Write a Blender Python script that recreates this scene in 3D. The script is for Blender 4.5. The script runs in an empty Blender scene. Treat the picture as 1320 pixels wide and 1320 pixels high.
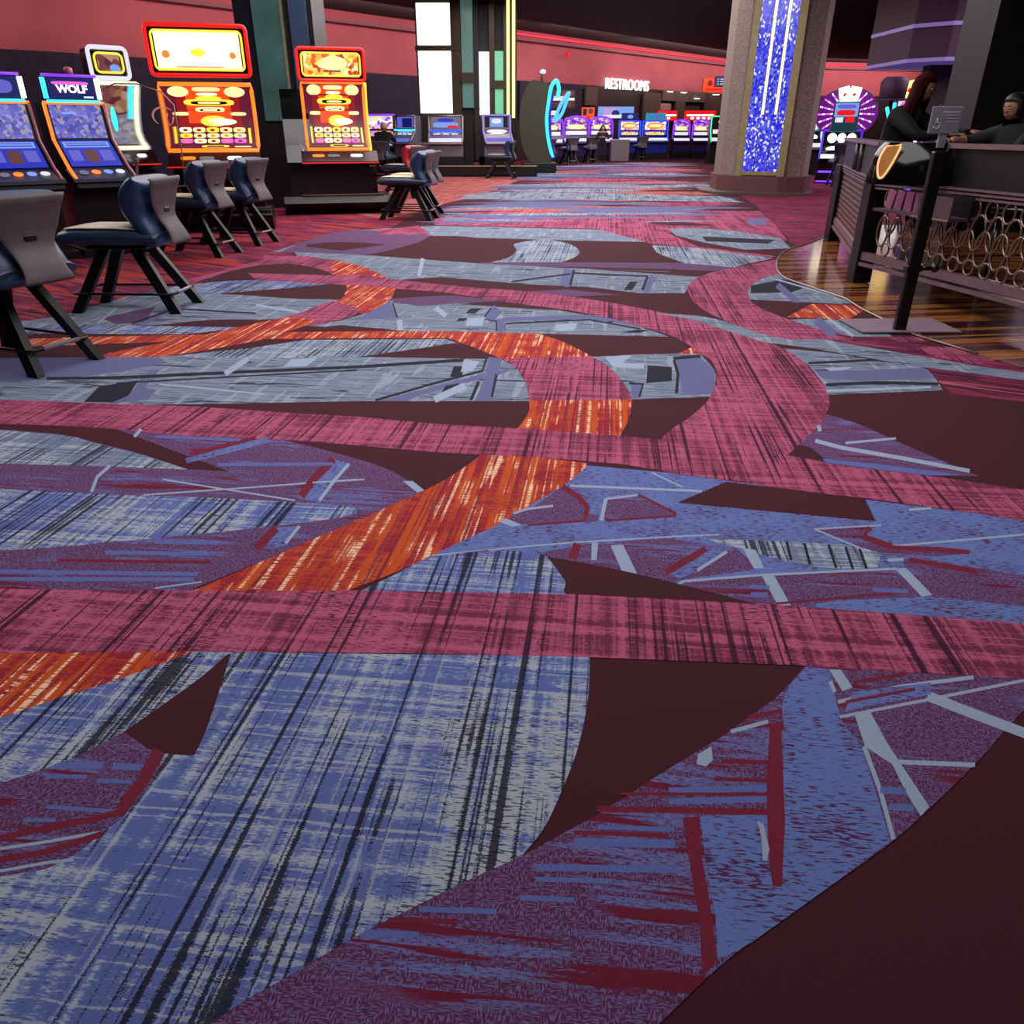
import bpy, bmesh, math, random
from mathutils import Vector, Matrix, noise
from mathutils.geometry import tessellate_polygon
random.seed(7)
COL = bpy.context.scene.collection
PI = math.pi
# ------------------------------------------------------------------ camera
FPX, EYE = 980.0, 1.55
PITCH = math.atan(495 / FPX)
cp, sp = math.cos(PITCH), math.sin(PITCH)
cam_d = bpy.data.cameras.new('camera'); cam = bpy.data.objects.new('camera', cam_d); COL.objects.link(cam)
cam_d.sensor_fit = 'HORIZONTAL'; cam_d.sensor_width = 36; cam_d.lens = FPX * 36 / 1320
cam_d.clip_end = 300; cam_d.clip_start = .05
cam.location = (0, 0, EYE); cam.rotation_euler = (PI / 2 - PITCH, 0, 0)
sc = bpy.context.scene; sc.camera = cam
vs = sc.view_settings; vs.view_transform = 'Standard'; vs.look = 'None'; vs.gamma = 1; vs.use_curve_mapping = False; vs.exposure = 0
sc.cycles.max_bounces = 6; sc.cycles.diffuse_bounces = 3; sc.cycles.glossy_bounces = 3
sc.cycles.transparent_max_bounces = 12; sc.cycles.caustics_reflective = False; sc.cycles.caustics_refractive = False
sc.cycles.use_denoising = True
sc.cycles.sample_clamp_indirect = 6

def ray(u, v):
    a = (u - 660) / FPX; b = (660 - v) / FPX
    return a, cp + b * sp, -sp + b * cp
def G(u, v, z=0.0):                     # photograph pixel -> point on a level plane
    dx, dy, dz = ray(u, v); t = (z - EYE) / dz
    return Vector((dx * t, dy * t, z))
def W(u, v, y):                         # photograph pixel -> point at depth y
    dx, dy, dz = ray(u, v); t = y / dy
    return Vector((dx * t, y, EYE + dz * t))

# ------------------------------------------------------------------ materials
def lin(c):
    if isinstance(c, str):
        c = [int(c[i:i + 2], 16) / 255 for i in (0, 2, 4)]
    return tuple((x / 12.92 if x <= .04045 else ((x + .055) / 1.055) ** 2.4) for x in c) + (1.0,)
class N:
    """short hand for building a node tree"""
    def __init__(s, name):
        s.m = bpy.data.materials.new(name); s.m.use_nodes = True
        s.t = s.m.node_tree; s.b = s.t.nodes['Principled BSDF']
    def n(s, typ, ins=None, **kw):
        q = s.t.nodes.new(typ)
        for k, v in kw.items(): setattr(q, k, v)
        for k, v in (ins or {}).items():
            if isinstance(v, bpy.types.NodeSocket): s.t.links.new(v, q.inputs[k])
            else: q.inputs[k].default_value = v
        return q
    def math(s, op, a, b=0.0, c=None):
        q = s.n('ShaderNodeMath', {0: a, 1: b}, operation=op)
        if c is not None: q.inputs[2].default_value = c
        return q.outputs[0]
    def coord(s, rot=0.0, scale=(1, 1, 1), loc=(0, 0, 0)):
        tc = s.n('ShaderNodeTexCoord')
        a = s.n('ShaderNodeMapping', {'Vector': tc.outputs['Object'], 'Rotation': (0, 0, rot)})
        return s.scale(a.outputs[0], scale, loc)
    def scale(s, v, scale=(1, 1, 1), loc=(0, 0, 0)):
        return s.n('ShaderNodeMapping', {'Vector': v, 'Scale': scale, 'Location': loc}).outputs[0]
    def noise(s, v, sc=1.0, detail=2.0, rough=.5, dist=0.0, dim='2D'):
        return s.n('ShaderNodeTexNoise', {'Vector': v, 'Scale': sc, 'Detail': detail, 'Roughness': rough, 'Distortion': dist}, noise_dimensions=dim).outputs[0]
    def step(s, f, lo, hi):
        return s.n('ShaderNodeMapRange', {'Value': f, 'From Min': lo, 'From Max': hi}).outputs[0]
    def mix(s, f, a, b):
        q = s.n('ShaderNodeMix', data_type='RGBA')
        for sock, val in ((q.inputs[0], f), (q.inputs[6], a), (q.inputs[7], b)):
            if isinstance(val, bpy.types.NodeSocket): s.t.links.new(val, sock)
            else: sock.default_value = lin(val) if isinstance(val, str) else val
        return q.outputs[2]
    def done(s, color=None, rough=.6, metal=0.0, spec=.5, **kw):
        b = s.b
        if color is not None:
            if isinstance(color, bpy.types.NodeSocket): s.t.links.new(color, b.inputs['Base Color'])
            else: b.inputs['Base Color'].default_value = lin(color)
        if isinstance(rough, bpy.types.NodeSocket): s.t.links.new(rough, b.inputs['Roughness'])
        else: b.inputs['Roughness'].default_value = rough
        b.inputs['Metallic'].default_value = metal
        b.inputs['Specular IOR Level'].default_value = spec
        for k, v in kw.items():
            k = k.replace('_', ' ')
            if isinstance(v, bpy.types.NodeSocket): s.t.links.new(v, b.inputs[k])
            else: b.inputs[k].default_value = v
        return s.m
_cache = {}
def plain(name, color, rough=.55, metal=0.0, spec=.5, var=.12, sc=9.0, **kw):
    if name in _cache: return _cache[name]
    n = N(name); c = n.coord()
    f = n.noise(c, sc, 3, dim='3D')
    L = lin(color); d = tuple(x * (1 - var) for x in L[:3]) + (1,); l = tuple(min(1, x * (1 + var)) for x in L[:3]) + (1,)
    col = n.mix(n.step(f, .3, .7), d, l)
    _cache[name] = n.done(col, rough, metal, spec, **kw); return _cache[name]
def glow(name, color, power=1.0):
    if name in _cache: return _cache[name]
    n = N(name); n.done('111111', .4)
    n.b.inputs['Emission Color'].default_value = lin(color); n.b.inputs['Emission Strength'].default_value = power
    _cache[name] = n.m; return n.m

WROT = math.radians(6.75)               # the weave runs a little askew to the camera
def weave(name, base, base2, dark, light, dk=(.60, .64), lv=(.43, .53, .62), extra=None, blotch=.38):
    n = N(name); c = n.coord(rot=WROT)
    jit = n.math('SUBTRACT', n.noise(n.scale(c, (90, 330, 1)), 1, 2), .5)
    s3 = n.n('ShaderNodeSeparateXYZ', {0: c}).outputs
    xj = n.math('ADD', s3[0], n.math('MULTIPLY', jit, .012)); yj = n.math('ADD', s3[1], n.math('MULTIPLY', n.noise(n.scale(c, (9, 9, 1)), 1, 1), .012))
    yj = n.math('ADD', yj, n.math('MULTIPLY', jit, .006))
    def line(v, f, off, det=2.0):
        return n.n('ShaderNodeTexNoise', {'W': n.math('ADD', n.math('MULTIPLY', v, f), off), 'Scale': 1.0, 'Detail': det, 'Roughness': .62}, noise_dimensions='1D').outputs[0]
    big = n.noise(n.scale(c, (2.6, 2.1, 1), (3, 1, 0)), 1, 1)
    mid = n.noise(n.scale(c, (9, 4, 1), (6, 2, 0)), 1, 1)
    tuft = n.noise(n.scale(c, (46, 230, 1)), 1, 2, .6)
    def wsum(*tw):
        q = None
        for v, k in tw:
            v = n.math('MULTIPLY', n.math('SUBTRACT', v, .5), k); q = v if q is None else n.math('ADD', q, v)
        return n.math('ADD', q, .5)
    Lt = wsum((line(xj, 21, 11, 3), .8), (line(yj, 19, 31, 3), .9), (big, .8), (mid, .3), (tuft, .6))
    col = n.mix(n.step(Lt, lv[0], lv[1]), base, base2); col = n.mix(n.step(Lt, lv[1] + .02, lv[2]), col, light)
    thin = wsum((line(yj, 52, 3, 1), 1.0), (mid, .45), (tuft, .15)); col = n.mix(n.math('MULTIPLY', n.step(thin, .62, .66), .72), col, light)
    thx = wsum((line(xj, 58, 8, 1), 1.0), (mid, -.5)); col = n.mix(n.math('MULTIPLY', n.step(thx, .70, .75), .55), col, light)
    if extra: col = extra(n, c, (xj, yj, line, wsum, mid, tuft), col)
    D = wsum((line(xj, 44, 51, 2), 1.0), (mid, .25), (n.noise(n.scale(c, (7, .8, 1)), 1, 1), .55), (tuft, .22))
    col = n.mix(n.math('MULTIPLY', n.step(D, *dk), .92), col, dark)
    dash = n.noise(n.scale(c, (26, 190, 1), (8, 2, 0)), 1, 1)
    col = n.mix(n.math('MULTIPLY', n.step(wsum((dash, 1.0), (big, .6)), .69, .73), .8), col, dark)
    return n.done(col, .95, spec=.12)
def cream(n, c, q, col):
    xj, yj, line, wsum, mid, tuft = q
    a = wsum((line(xj, 11, 5), 1.0), (mid, .3), (tuft, .2)); col = n.mix(n.step(a, .47, .55), col, 'bf4f24')
    a = wsum((line(xj, 31, 17, 2), 1.0), (mid, .45)); b = n.noise(n.scale(c, (6, 120, 1)), 1, 1)
    return n.mix(n.math('MULTIPLY', n.step(a, .60, .63), n.step(b, .38, .48)), col, 'efc4a2')
def plum_mat(name, ground='5a2a4c', fleck='746a9c'):
    n = N(name); c = n.coord(rot=WROT)
    m1 = n.noise(n.scale(c, (60, 330, 1)), 1, 1); m2 = n.noise(n.scale(c, (240, 80, 1)), 1, 1)
    sel = n.step(n.noise(n.scale(c, (28, 36, 1)), 1, 0), .47, .53)
    mm = n.n('ShaderNodeMix', {0: sel, 2: m1, 3: m2}, data_type='FLOAT').outputs[0]
    col = n.mix(n.math('MULTIPLY', n.step(mm, .47, .6), .75), ground, fleck)
    s1 = n.noise(n.scale(c, (1.2, 22, 1)), 1, 2, .7)
    area = n.step(n.noise(n.scale(c, (2.3, 3.3, 1), (7, 0, 0)), 1, 1), .47, .56)
    hj = n.step(n.noise(n.scale(c, (50, 300, 1)), 1, 1), .35, .6)
    col = n.mix(n.math('MULTIPLY', n.math('MULTIPLY', n.step(s1, .53, .57), area), hj), col, '6672ae')
    s2 = n.noise(n.scale(c, (1.2, 20, 1), (0, 11, 0)), 1, 2, .7)
    col = n.mix(n.math('MULTIPLY', n.step(s2, .58, .62), area), col, '6a1f36')
    return n.done(col, .95, spec=.12)
def fleck_mat(name, ground, dash, amt=.57):
    n = N(name); c = n.coord(rot=WROT)
    g = n.noise(n.scale(c, (5, 6, 1)), 1, 2)
    d = n.noise(n.scale(c, (30, 190, 1)), 1, 2)
    q = n.math('ADD', d, n.math('MULTIPLY', n.math('SUBTRACT', g, .5), .35))
    col = n.mix(n.step(q, amt, amt + .04), ground, dash)
    return n.done(col, .95, spec=.12)
def stone_mat(name, a, b, dark, streak=.6):
    n = N(name); c = n.coord(rot=WROT)
    w = n.noise(n.scale(c, (4, 40, 1)), 1, 3, .65, .6)
    col = n.mix(n.step(w, .36, .62), a, b)
    v = n.noise(n.scale(c, (16, 1.5, 1), (4, 0, 0)), 1, 2)
    col = n.mix(n.math('MULTIPLY', n.step(v, .60, .66), .6), col, '99a4b0')
    k = n.noise(n.scale(c, (1.6, 15, 1), (9, 3, 0)), 1, 3, .7, .8)
    col = n.mix(n.math('MULTIPLY', n.step(k, streak, streak + .05), .85), col, dark)
    return n.done(col, .95, spec=.12)
def flat_mat(name, a, b, sc=(160, 300, 1)):
    n = N(name); c = n.coord(rot=WROT)
    return n.done(n.mix(n.step(n.noise(n.scale(c, sc), 1, 2), .3, .7), a, b), .95, spec=.12)
def mag_mat(name):
    n = N(name); c = n.coord(rot=.5)
    w = n.noise(n.scale(c, (1.3, 9, 1)), 1, 3, .6, 1.2)
    col = n.mix(n.step(w, .4, .6), '521a38', '8c2f4c')
    k = n.noise(n.scale(c, (.8, 5, 1), (3, 3, 0)), 1, 3, .6, 1.5)
    col = n.mix(n.math('MULTIPLY', n.step(k, .58, .62), .8), col, '3a1530')
    o = n.noise(n.scale(c, (.5, 4, 1), (9, 1, 0)), 1, 3, .6, 1.0)
    tc = n.n('ShaderNodeTexCoord'); sx = n.n('ShaderNodeSeparateXYZ', {0: tc.outputs['Object']})
    left = n.step(sx.outputs[0], 1.0, -1.0)
    col = n.mix(n.math('MULTIPLY', n.math('MULTIPLY', n.step(o, .54, .6), .85), left), col, 'a33a2c')
    th = n.noise(n.scale(c, (.9, 26, 1), (2, 5, 0)), 1, 1, .5, .5)
    col = n.mix(n.math('MULTIPLY', n.step(th, .72, .74), .7), col, 'c77a78')
    return n.done(col, .95, spec=.12)
CM = [flat_mat('carpet_maroon', '401c25', '49232c'),
      weave('carpet_rose_weave', '6e2e47', '944160', '35172a', 'b4587a', dk=(.62, .67), lv=(.36, .44, .66)),
      weave('carpet_blue_weave', '5b68a4', '7c8db4', '1d1b28', 'a6adba', dk=(.60, .63)),
      weave('carpet_orange_weave', '8e2434', 'a8302a', '7c2238', 'b84a30', dk=(.64, .70), lv=(.40, .52, .75), extra=cream),
      plum_mat('carpet_plum'),
      fleck_mat('carpet_periwinkle', '6376b2', '55284a'),
      flat_mat('carpet_pale_line', '8b9ab4', '9eadc2'),
      flat_mat('carpet_red_line', '6a1f35', '7a2a3c'),
      stone_mat('carpet_stone', '5f6a82', '838f9f', '24242f'),
      flat_mat('carpet_lavender', '5a5b84', '6a6b94'),
      weave('carpet_grey_weave', '6c7993', '8794a8', '2a2c3c', 'a6afba'),
      mag_mat('carpet_side_aisle'),
      flat_mat('carpet_black_line', '20202b', '2f2d3a'),
      weave('carpet_dull_red', '9c4046', 'b0564a', '6a2a3c', 'c08a84', dk=(.66, .72), lv=(.4, .5, .8)),
      fleck_mat('carpet_violet', '63486a', '4b2a4c', .6),
      flat_mat('carpet_blue_line', '535f9e', '6470aa')]
MA, RO, BL, OR, PL, PE, WH, RE, ST, LA, GW, MG, BK, DR, VI, BU = range(16)

# ------------------------------------------------------------------ carpet: one mesh, inlaid pattern
def cr(pts, k=6):
    out = []
    for i in range(len(pts) - 1):
        p0 = pts[max(i - 1, 0)]; p1 = pts[i]; p2 = pts[i + 1]; p3 = pts[min(i + 2, len(pts) - 1)]
        for j in range(k):
            t = j / k
            out.append(tuple(.5 * ((2 * p1[a]) + (-p0[a] + p2[a]) * t + (2 * p0[a] - 5 * p1[a] + 4 * p2[a] - p3[a]) * t * t + (-p0[a] + 3 * p1[a] - 3 * p2[a] + p3[a]) * t ** 3) for a in range(len(p1))))
    out.append(tuple(pts[-1])); return out
SH = []
def P(m, *segs):
    pts = []
    for s in segs: pts += list(s)
    SH.append((m, pts))
def Cv(m, *segs): P(m, *[cr(s) for s in segs])       # every segment smoothed
def Ln(m, w, *pts):                                    # a stripe of pixel width w
    a, b = [], []
    for i, p in enumerate(pts):
        q0 = pts[max(i - 1, 0)]; q1 = pts[min(i + 1, len(pts) - 1)]
        dx, dy = q1[0] - q0[0], q1[1] - q0[1]; L = math.hypot(dx, dy) or 1
        a.append((p[0] - dy / L * w / 2, p[1] + dx / L * w / 2)); b.append((p[0] + dy / L * w / 2, p[1] - dx / L * w / 2))
    P(m, a, b[::-1])
# --- far aisle
rf = random.Random(3)
P(MG, [(-300, 440), (60, 412), (120, 398), (165, 385), (240, 368), (330, 350), (400, 330), (440, 314), (500, 296), (560, 262), (600, 225), (640, 212), (700, 207), (300, 200), (-300, 200)])
P(MG, [(955, 252), (975, 265), (1000, 290), (1020, 312), (1060, 330), (1400, 330), (1600, 240), (1000, 215), (935, 215), (945, 245)])
P(MG, [(1060, 425), (1150, 436), (1700, 520), (1700, 560), (1228, 508), (1190, 474), (1110, 455)])
P(DR, [(586, 228), (680, 228), (620, 252), (575, 262), (500, 283), (380, 262), (500, 226)])
far_pal = [LA, ST, RO, DR, GW, MA, VI, LA, ST, RO, LA, GW, DR]
def thin_lenses(k0, ya, yb, hmax):
  for k in range(k0):
    y = rf.uniform(ya, yb); d = (y - 165)
    half = rf.uniform(40, 150); h = d * rf.uniform(.015, hmax)
    x = rf.uniform(640, 930) + (y - 215) * -.6
    xl, xr = max(x - half, 690 - (y - 210) * 2.1), min(x + half, 905 + (y - 215) * 1.25)
    if xr - xl < 30: continue
    sk = rf.uniform(-.5, .5) * (xr - xl)
    Cv(rf.choice(far_pal), [(xl, y), ((xl + xr) / 2 + sk * .3, y - h * .6), (xr, y - rf.uniform(-.3, .3) * h)], [((xl + xr) / 2 - sk * .3, y + h * .6), (xl, y)])
thin_lenses(110, 209, 276, .07)
P(GW, [(600, 251), (640, 247), (800, 250), (930, 253), (960, 261), (800, 258), (720, 256), (590, 257)])
P(LA, [(570, 269), (640, 267), (760, 266), (700, 271), (565, 273)])
P(RO, [(640, 272), (980, 272), (1000, 290), (1015, 310), (900, 297), (800, 290), (770, 295), (560, 290), (560, 280)])
Cv(MA, [(655, 279), (740, 276), (800, 278)], [(720, 284), (655, 279)])
P(ST, [(575, 279), (640, 284), (632, 287), (570, 285)])
P(ST, [(440, 298), (560, 291), (775, 296), (840, 312), (740, 310), (560, 305), (440, 325), (350, 325)])
P(VI, cr([(360, 325), (440, 298), (555, 303), (530, 315), (480, 328)]))
P(RO, [(485, 297), (540, 291), (556, 302), (490, 303)])
P(MA, cr([(395, 315), (440, 312), (500, 315)]), cr([(440, 323), (395, 318)]))
P(RO, [(770, 295), (797, 280), (922, 273), (975, 273), (1000, 300), (1012, 312), (940, 300), (890, 300), (860, 300), (900, 318), (1000, 330), (990, 332), (899, 320), (840, 314)])
Cv(MA, [(835, 288), (850, 285), (890, 287), (925, 291)], [(870, 291), (835, 288)])
P(ST, [(862, 295), (900, 294), (950, 298), (1005, 307), (1020, 320), (960, 322), (905, 312), (870, 303)])
P(BK, [(905, 305), (1000, 309), (990, 314), (910, 311)])
P(LA, [(962, 283), (985, 281), (990, 290), (965, 290)])
thin_lenses(26, 268, 286, .035)
# lens row y 305-340
Cv(MA, [(480, 327), (515, 321), (540, 312), (555, 304)], [(555, 304), (600, 305), (640, 312), (662, 319), (666, 325), (655, 332), (630, 338)], [(600, 337), (480, 329)])
Cv(GW, [(633, 338), (655, 332), (666, 323), (664, 314), (701, 308)], [(701, 308), (733, 314), (747, 324), (740, 332), (721, 339)])
Cv(GW, [(840, 316), (899, 320), (997, 333)], [(958, 341), (926, 349), (885, 340)], [(865, 333), (848, 326), (840, 316)])
P(VI, [(620, 338), (740, 338), (880, 339), (950, 345), (940, 350), (860, 347), (740, 344), (620, 343)])
# stone band under it
P(ST, [(380, 325), (460, 328), (500, 331), (624, 340), (720, 345), (860, 350), (905, 357), (892, 366), (882, 378), (824, 378), (760, 370), (672, 366), (569, 357), (511, 361), (499, 359), (481, 350), (440, 337), (385, 333)])
P(MA, [(733, 345), (890, 352), (900, 357), (860, 354)])
Ln(LA, 12, (733, 347), (727, 369)); Ln(BK, 3, (740, 348), (735, 368)); Ln(LA, 8, (842, 356), (832, 377)); Ln(BK, 3, (835, 356), (828, 374))
Ln(WH, 5, (545, 333), (540, 356)); P(BK, [(812, 363), (822, 363), (815, 374), (804, 374)])
Ln(BK, 2, (660, 363), (735, 353)); Ln(BK, 2, (740, 352), (835, 356)); P(VI, [(675, 376), (730, 373), (800, 380), (740, 382)])
# left rows y 330-460
Cv(BL, [(150, 386), (224, 369), (327, 361), (424, 366)], [(360, 373), (272, 380), (165, 388)])
P(ST, cr([(-100, 425), (60, 410), (165, 384), (284, 379), (363, 384), (440, 386)]), [(400, 400), (363, 411), (300, 414), (200, 419), (60, 421)])
Cv(MA, [(284, 378), (363, 372), (448, 367)], [(448, 367), (447, 376), (438, 386)], [(363, 383), (284, 379)])
P(VI, [(130, 410), (200, 395), (190, 410), (230, 412), (150, 418)])
Ln(WH, 2, (125, 417), (150, 398)); Ln(LA, 5, (185, 418), (215, 400), (240, 394)); Ln(BK, 2, (170, 417), (225, 398), (330, 404)); Ln(WH, 3, (330, 393), (385, 402))
Cv(MA, [(205, 419), (278, 412), (357, 413)], [(320, 421), (205, 419)])
P(BL, [(-60, 417), (60, 418), (200, 420), (315, 422), (240, 431), (60, 430), (-60, 432)])
P(RO, cr([(215, 368), (260, 356), (333, 336), (351, 331), (400, 330)]), [(400, 336), (345, 343), (300, 352), (254, 363)])
Cv(MA, [(254, 363), (308, 347), (345, 341), (378, 342), (430, 354)], [(330, 358), (254, 364)])
# curl: ribbon sweeping from the left rows round to the right and back
Cv(RO, [(340, 329), (400, 331), (440, 337)], [(435, 355), (400, 344), (340, 336)])
Cv(OR, [(430, 335), (465, 343), (500, 359), (511, 375)], [(447, 375), (444, 363), (425, 352)])
P(RO, [(320, 352), (430, 355), (460, 353), (500, 359), (520, 361), (520, 373), (460, 368), (424, 366), (330, 361)])
Cv(OR, [(448, 367), (510, 371)], [(506, 383), (490, 396), (470, 405)], [(425, 393), (442, 383), (448, 367)])
Cv(RO, [(466, 398), (450, 409), (400, 420)], [(345, 415), (390, 402), (418, 391), (430, 388)])
Cv(OR, [(408, 412), (390, 421), (333, 439), (257, 453), (205, 460)], [(118, 461), (160, 451), (242, 436), (333, 416), (370, 409)])
# stone area left of the big curl
P(ST, [(-120, 464), (205, 460), (300, 452), (393, 439), (575, 437), (642, 461), (666, 474), (678, 494), (683, 517), (460, 517), (255, 521), (160, 522), (60, 517), (-120, 512)])
P(GW, [(230, 459), (333, 441), (393, 438), (575, 437), (587, 442), (520, 452), (460, 460), (330, 462)])
P(MA, [(222, 459), (333, 439), (395, 438), (320, 449), (257, 455)])
Cv(MA, [(460, 460), (520, 452), (587, 442)], [(615, 450), (648, 463)])
P(LA, [(-120, 462), (205, 460), (215, 468), (150, 480), (60, 490), (-120, 496)])
P(BK, [(128, 498), (178, 490), (165, 512), (150, 519), (108, 518)]); P(ST, [(75, 490), (125, 495), (110, 515), (60, 512)])
P(LA, [(195, 476), (206, 477), (186, 500), (202, 503), (190, 515), (140, 521), (165, 510)])
Ln(BK, 4, (60, 488), (150, 487), (300, 480), (460, 473), (600, 464)); Ln(BK, 2, (150, 494), (330, 484), (460, 477)); Ln(WH, 2, (205, 495), (340, 508)); Ln(WH, 7, (320, 462), (290, 482)); P(WH, [(375, 463), (410, 461), (395, 472), (365, 473)])
P(LA, [(630, 460), (648, 462), (643, 480), (634, 517), (612, 517), (626, 485)]); P(LA, [(488, 517), (625, 481), (626, 487), (540, 510), (525, 517)])
Ln(BK, 3, (484, 516), (560, 494), (622, 478), (627, 462)); Ln(BK, 4, (617, 492), (607, 516)); Ln(BK, 3, (640, 482), (634, 512))
P(BK, [(585, 472), (602, 472), (594, 486), (580, 486)]); P(BK, [(575, 497), (592, 494), (585, 510), (566, 510)]); P(WH, [(598, 463), (618, 466), (610, 478), (594, 480)])
Ln(WH, 9, (560, 515), (600, 497)); Ln(LA, 4, (640, 482), (662, 474))
# orange thin band and big curl
P(OR, [(-100, 440), (60, 436), (120, 434), (272, 431), (381, 428), (460, 427), (575, 426), (693, 430)], cr([(693, 430), (727, 441), (764, 460)]), cr([(645, 462), (611, 448), (578, 436)]), [(460, 436), (333, 437), (230, 440), (90, 445), (-100, 450)])
# stone between rose band 3 and the orange band
P(ST, [(400, 420), (440, 413), (478, 402), (503, 387), (560, 389), (642, 392), (702, 397)], cr([(702, 397), (793, 413), (839, 426), (862, 434)]), [(693, 430), (575, 427), (500, 427)])
P(MA, [(375, 426), (440, 419), (530, 427)])
P(LA, [(478, 402), (503, 387), (506, 398), (516, 410), (460, 412)]); P(VI, [(505, 385), (580, 380), (645, 388), (540, 394), (507, 390)])
P(MA, [(505, 384), (510, 373), (560, 377), (590, 381), (530, 382)]); P(MA, [(590, 392), (642, 388), (740, 401), (680, 398)])
Ln(LA, 14, (642, 398), (628, 412)); Ln(LA, 12, (643, 412), (648, 428)); Ln(LA, 5, (648, 412), (760, 408), (830, 420)); Ln(BK, 2, (633, 397), (623, 411), (640, 414), (640, 427)); Ln(BK, 2, (652, 417), (760, 412), (825, 424))
P(BK, [(606, 398), (622, 397), (612, 404), (600, 404)]); P(BK, [(592, 410), (603, 410), (598, 414), (588, 414)]); Ln(BK, 2, (506, 391), (512, 409)); Ln(WH, 7, (515, 412), (516, 426)); Ln(WH, 6, (562, 397), (575, 407)); P(WH, [(603, 410), (625, 409), (622, 420), (600, 420)]); P(WH, [(718, 418), (745, 416), (740, 426), (716, 427)]); P(BK, [(775, 415), (792, 414), (785, 418)]); P(BK, [(820, 425), (838, 425), (825, 429), (800, 429)])
# curl: rose then orange
Cv(RO, [(645, 462), (764, 459)], [(787, 475), (808, 500), (815, 517)], [(683, 517), (678, 494), (666, 475), (645, 462)])
Cv(OR, [(682, 516), (815, 515)], [(813, 532), (806, 550), (795, 568)], [(660, 560), (673, 545), (682, 530), (682, 516)])
# stone right of the curl
P(ST, cr([(764, 460), (787, 475), (808, 500), (815, 515)]), [(860, 513), (916, 512)], cr([(916, 512), (922, 494), (921, 478), (902, 455)]), [(860, 456), (818, 457)])
P(LA, [(872, 464), (900, 458), (921, 478), (922, 494), (917, 508), (880, 508)]); Ln(BK, 4, (868, 462), (903, 459)); Ln(BK, 4, (869, 464), (874, 482), (872, 507))
P(BK, [(835, 471), (866, 473), (866, 491), (833, 494)]); P(LA, [(813, 494), (830, 494), (823, 514), (815, 514)]); Ln(BK, 3, (811, 494), (829, 495), (824, 512)); Ln(WH, 6, (790, 470), (830, 472)); P(WH, [(780, 460), (815, 458), (800, 470), (790, 473)])
P(OR, [(874, 456), (893, 447), (904, 456)])
# right-hand rose S ribbon
Cv(RO, [(1003, 334), (951, 344), (908, 354), (889, 366), (887, 378), (899, 393), (921, 407), (965, 425), (1010, 440)], [(1100, 438), (1054, 424), (1018, 412), (987, 400), (968, 388), (965, 374), (980, 361), (1015, 350)])
P(MA, [(990, 440), (1040, 438), (1110, 455), (1200, 476), (1110, 460), (1016, 451)])
Cv(ST, [(966, 386), (965, 373), (981, 360), (1014, 350)], [(1045, 362), (1080, 378), (1108, 393)]); P(BK, [(968, 368), (1010, 360), (1045, 368), (1020, 377), (968, 378)]); Ln(LA, 8, (1002, 367), (1030, 391)); Ln(WH, 2, (1000, 360), (1075, 381))
P(MA, [(966, 386), (1042, 391), (1014, 408), (987, 400)]); P(MA, [(1085, 391), (1106, 392), (1165, 425), (1110, 415)])
P(OR, [(1045, 392), (1098, 393), (1112, 401), (1094, 412), (1014, 409)])
P(ST, [(1018, 412), (1040, 411), (1127, 414), (1150, 434), (1100, 434), (1054, 424)]); Ln(LA, 12, (1052, 412), (1076, 432)); Ln(WH, 4, (1068, 411), (1100, 433))
Cv(ST, [(1010, 449), (1080, 456), (1130, 465), (1190, 474), (1216, 503)], [(1068, 509), (1058, 490), (1040, 470), (1010, 449)])
P(LA, [(1050, 478), (1110, 477), (1190, 474), (1206, 488), (1110, 491), (1060, 488)]); Ln(BK, 3, (1042, 468), (1150, 463)); Ln(BK, 4, (1065, 496), (1130, 493), (1210, 495)); Ln(WH, 3, (1062, 504), (1200, 499)); P(WH, [(1062, 474), (1100, 473), (1090, 477), (1070, 478)])
# rose ribbon 3: from the curl across to the right, then down into band 2
RB = cr([(493, 360), (536, 363), (593, 369), (672, 375), (727, 381), (793, 391), (860, 404), (900, 411), (950, 425), (1000, 445), (1035, 465), (1058, 490), (1069, 514), (1066, 532), (1054, 550), (1030, 574), (1005, 600)])
LB = cr([(840, 580), (862, 556), (890, 537), (914, 514), (924, 488), (918, 466), (902, 455), (884, 442), (860, 431), (793, 412), (733, 400), (642, 388), (581, 378), (510, 372)])
P(RO, RB, LB)
P(ST, cr([(845, 404), (890, 406), (930, 413), (985, 431), (1020, 438)]), [(1060, 437), (1110, 446), (1180, 458), (1260, 472), (1700, 530), (1700, 542), (1260, 482), (1180, 472), (1100, 458), (1040, 448)], cr([(985, 441), (930, 424), (890, 411)]))
P(RO, [(1180, 448), (1230, 447), (1290, 463), (1260, 470), (1200, 458)]); P(RO, [(1143, 434), (1180, 434), (1200, 440), (1160, 441)])
# rose band 2
P(RO, [(-200, 509), (60, 517), (160, 521), (255, 524), (340, 530), (460, 537), (570, 547), (665, 552), (740, 557), (860, 567), (1000, 583), (1060, 595), (1130, 604), (1260, 622), (1700, 690), (1700, 730), (1260, 662), (1130, 644), (1060, 636), (1000, 628), (940, 620), (860, 608), (800, 598), (700, 590), (560, 583), (460, 574), (370, 567), (240, 562), (150, 553), (60, 548), (-200, 541)])
Cv(PL, [(1066, 534), (1110, 548), (1170, 575), (1262, 614)], [(1200, 613), (1060, 596), (1030, 574)], [(1054, 550), (1066, 534)])
P(MA, [(1015, 587), (1030, 573), (1045, 577), (1070, 596)]); Ln(WH, 5, (1051, 568), (1085, 577), (1160, 590), (1250, 607)); Ln(WH, 5, (1055, 548), (1057, 556)); Ln(WH, 3, (1090, 571), (1155, 565)); P(BU, [(1060, 591), (1130, 598), (1240, 612), (1200, 613), (1065, 596)])
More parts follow.
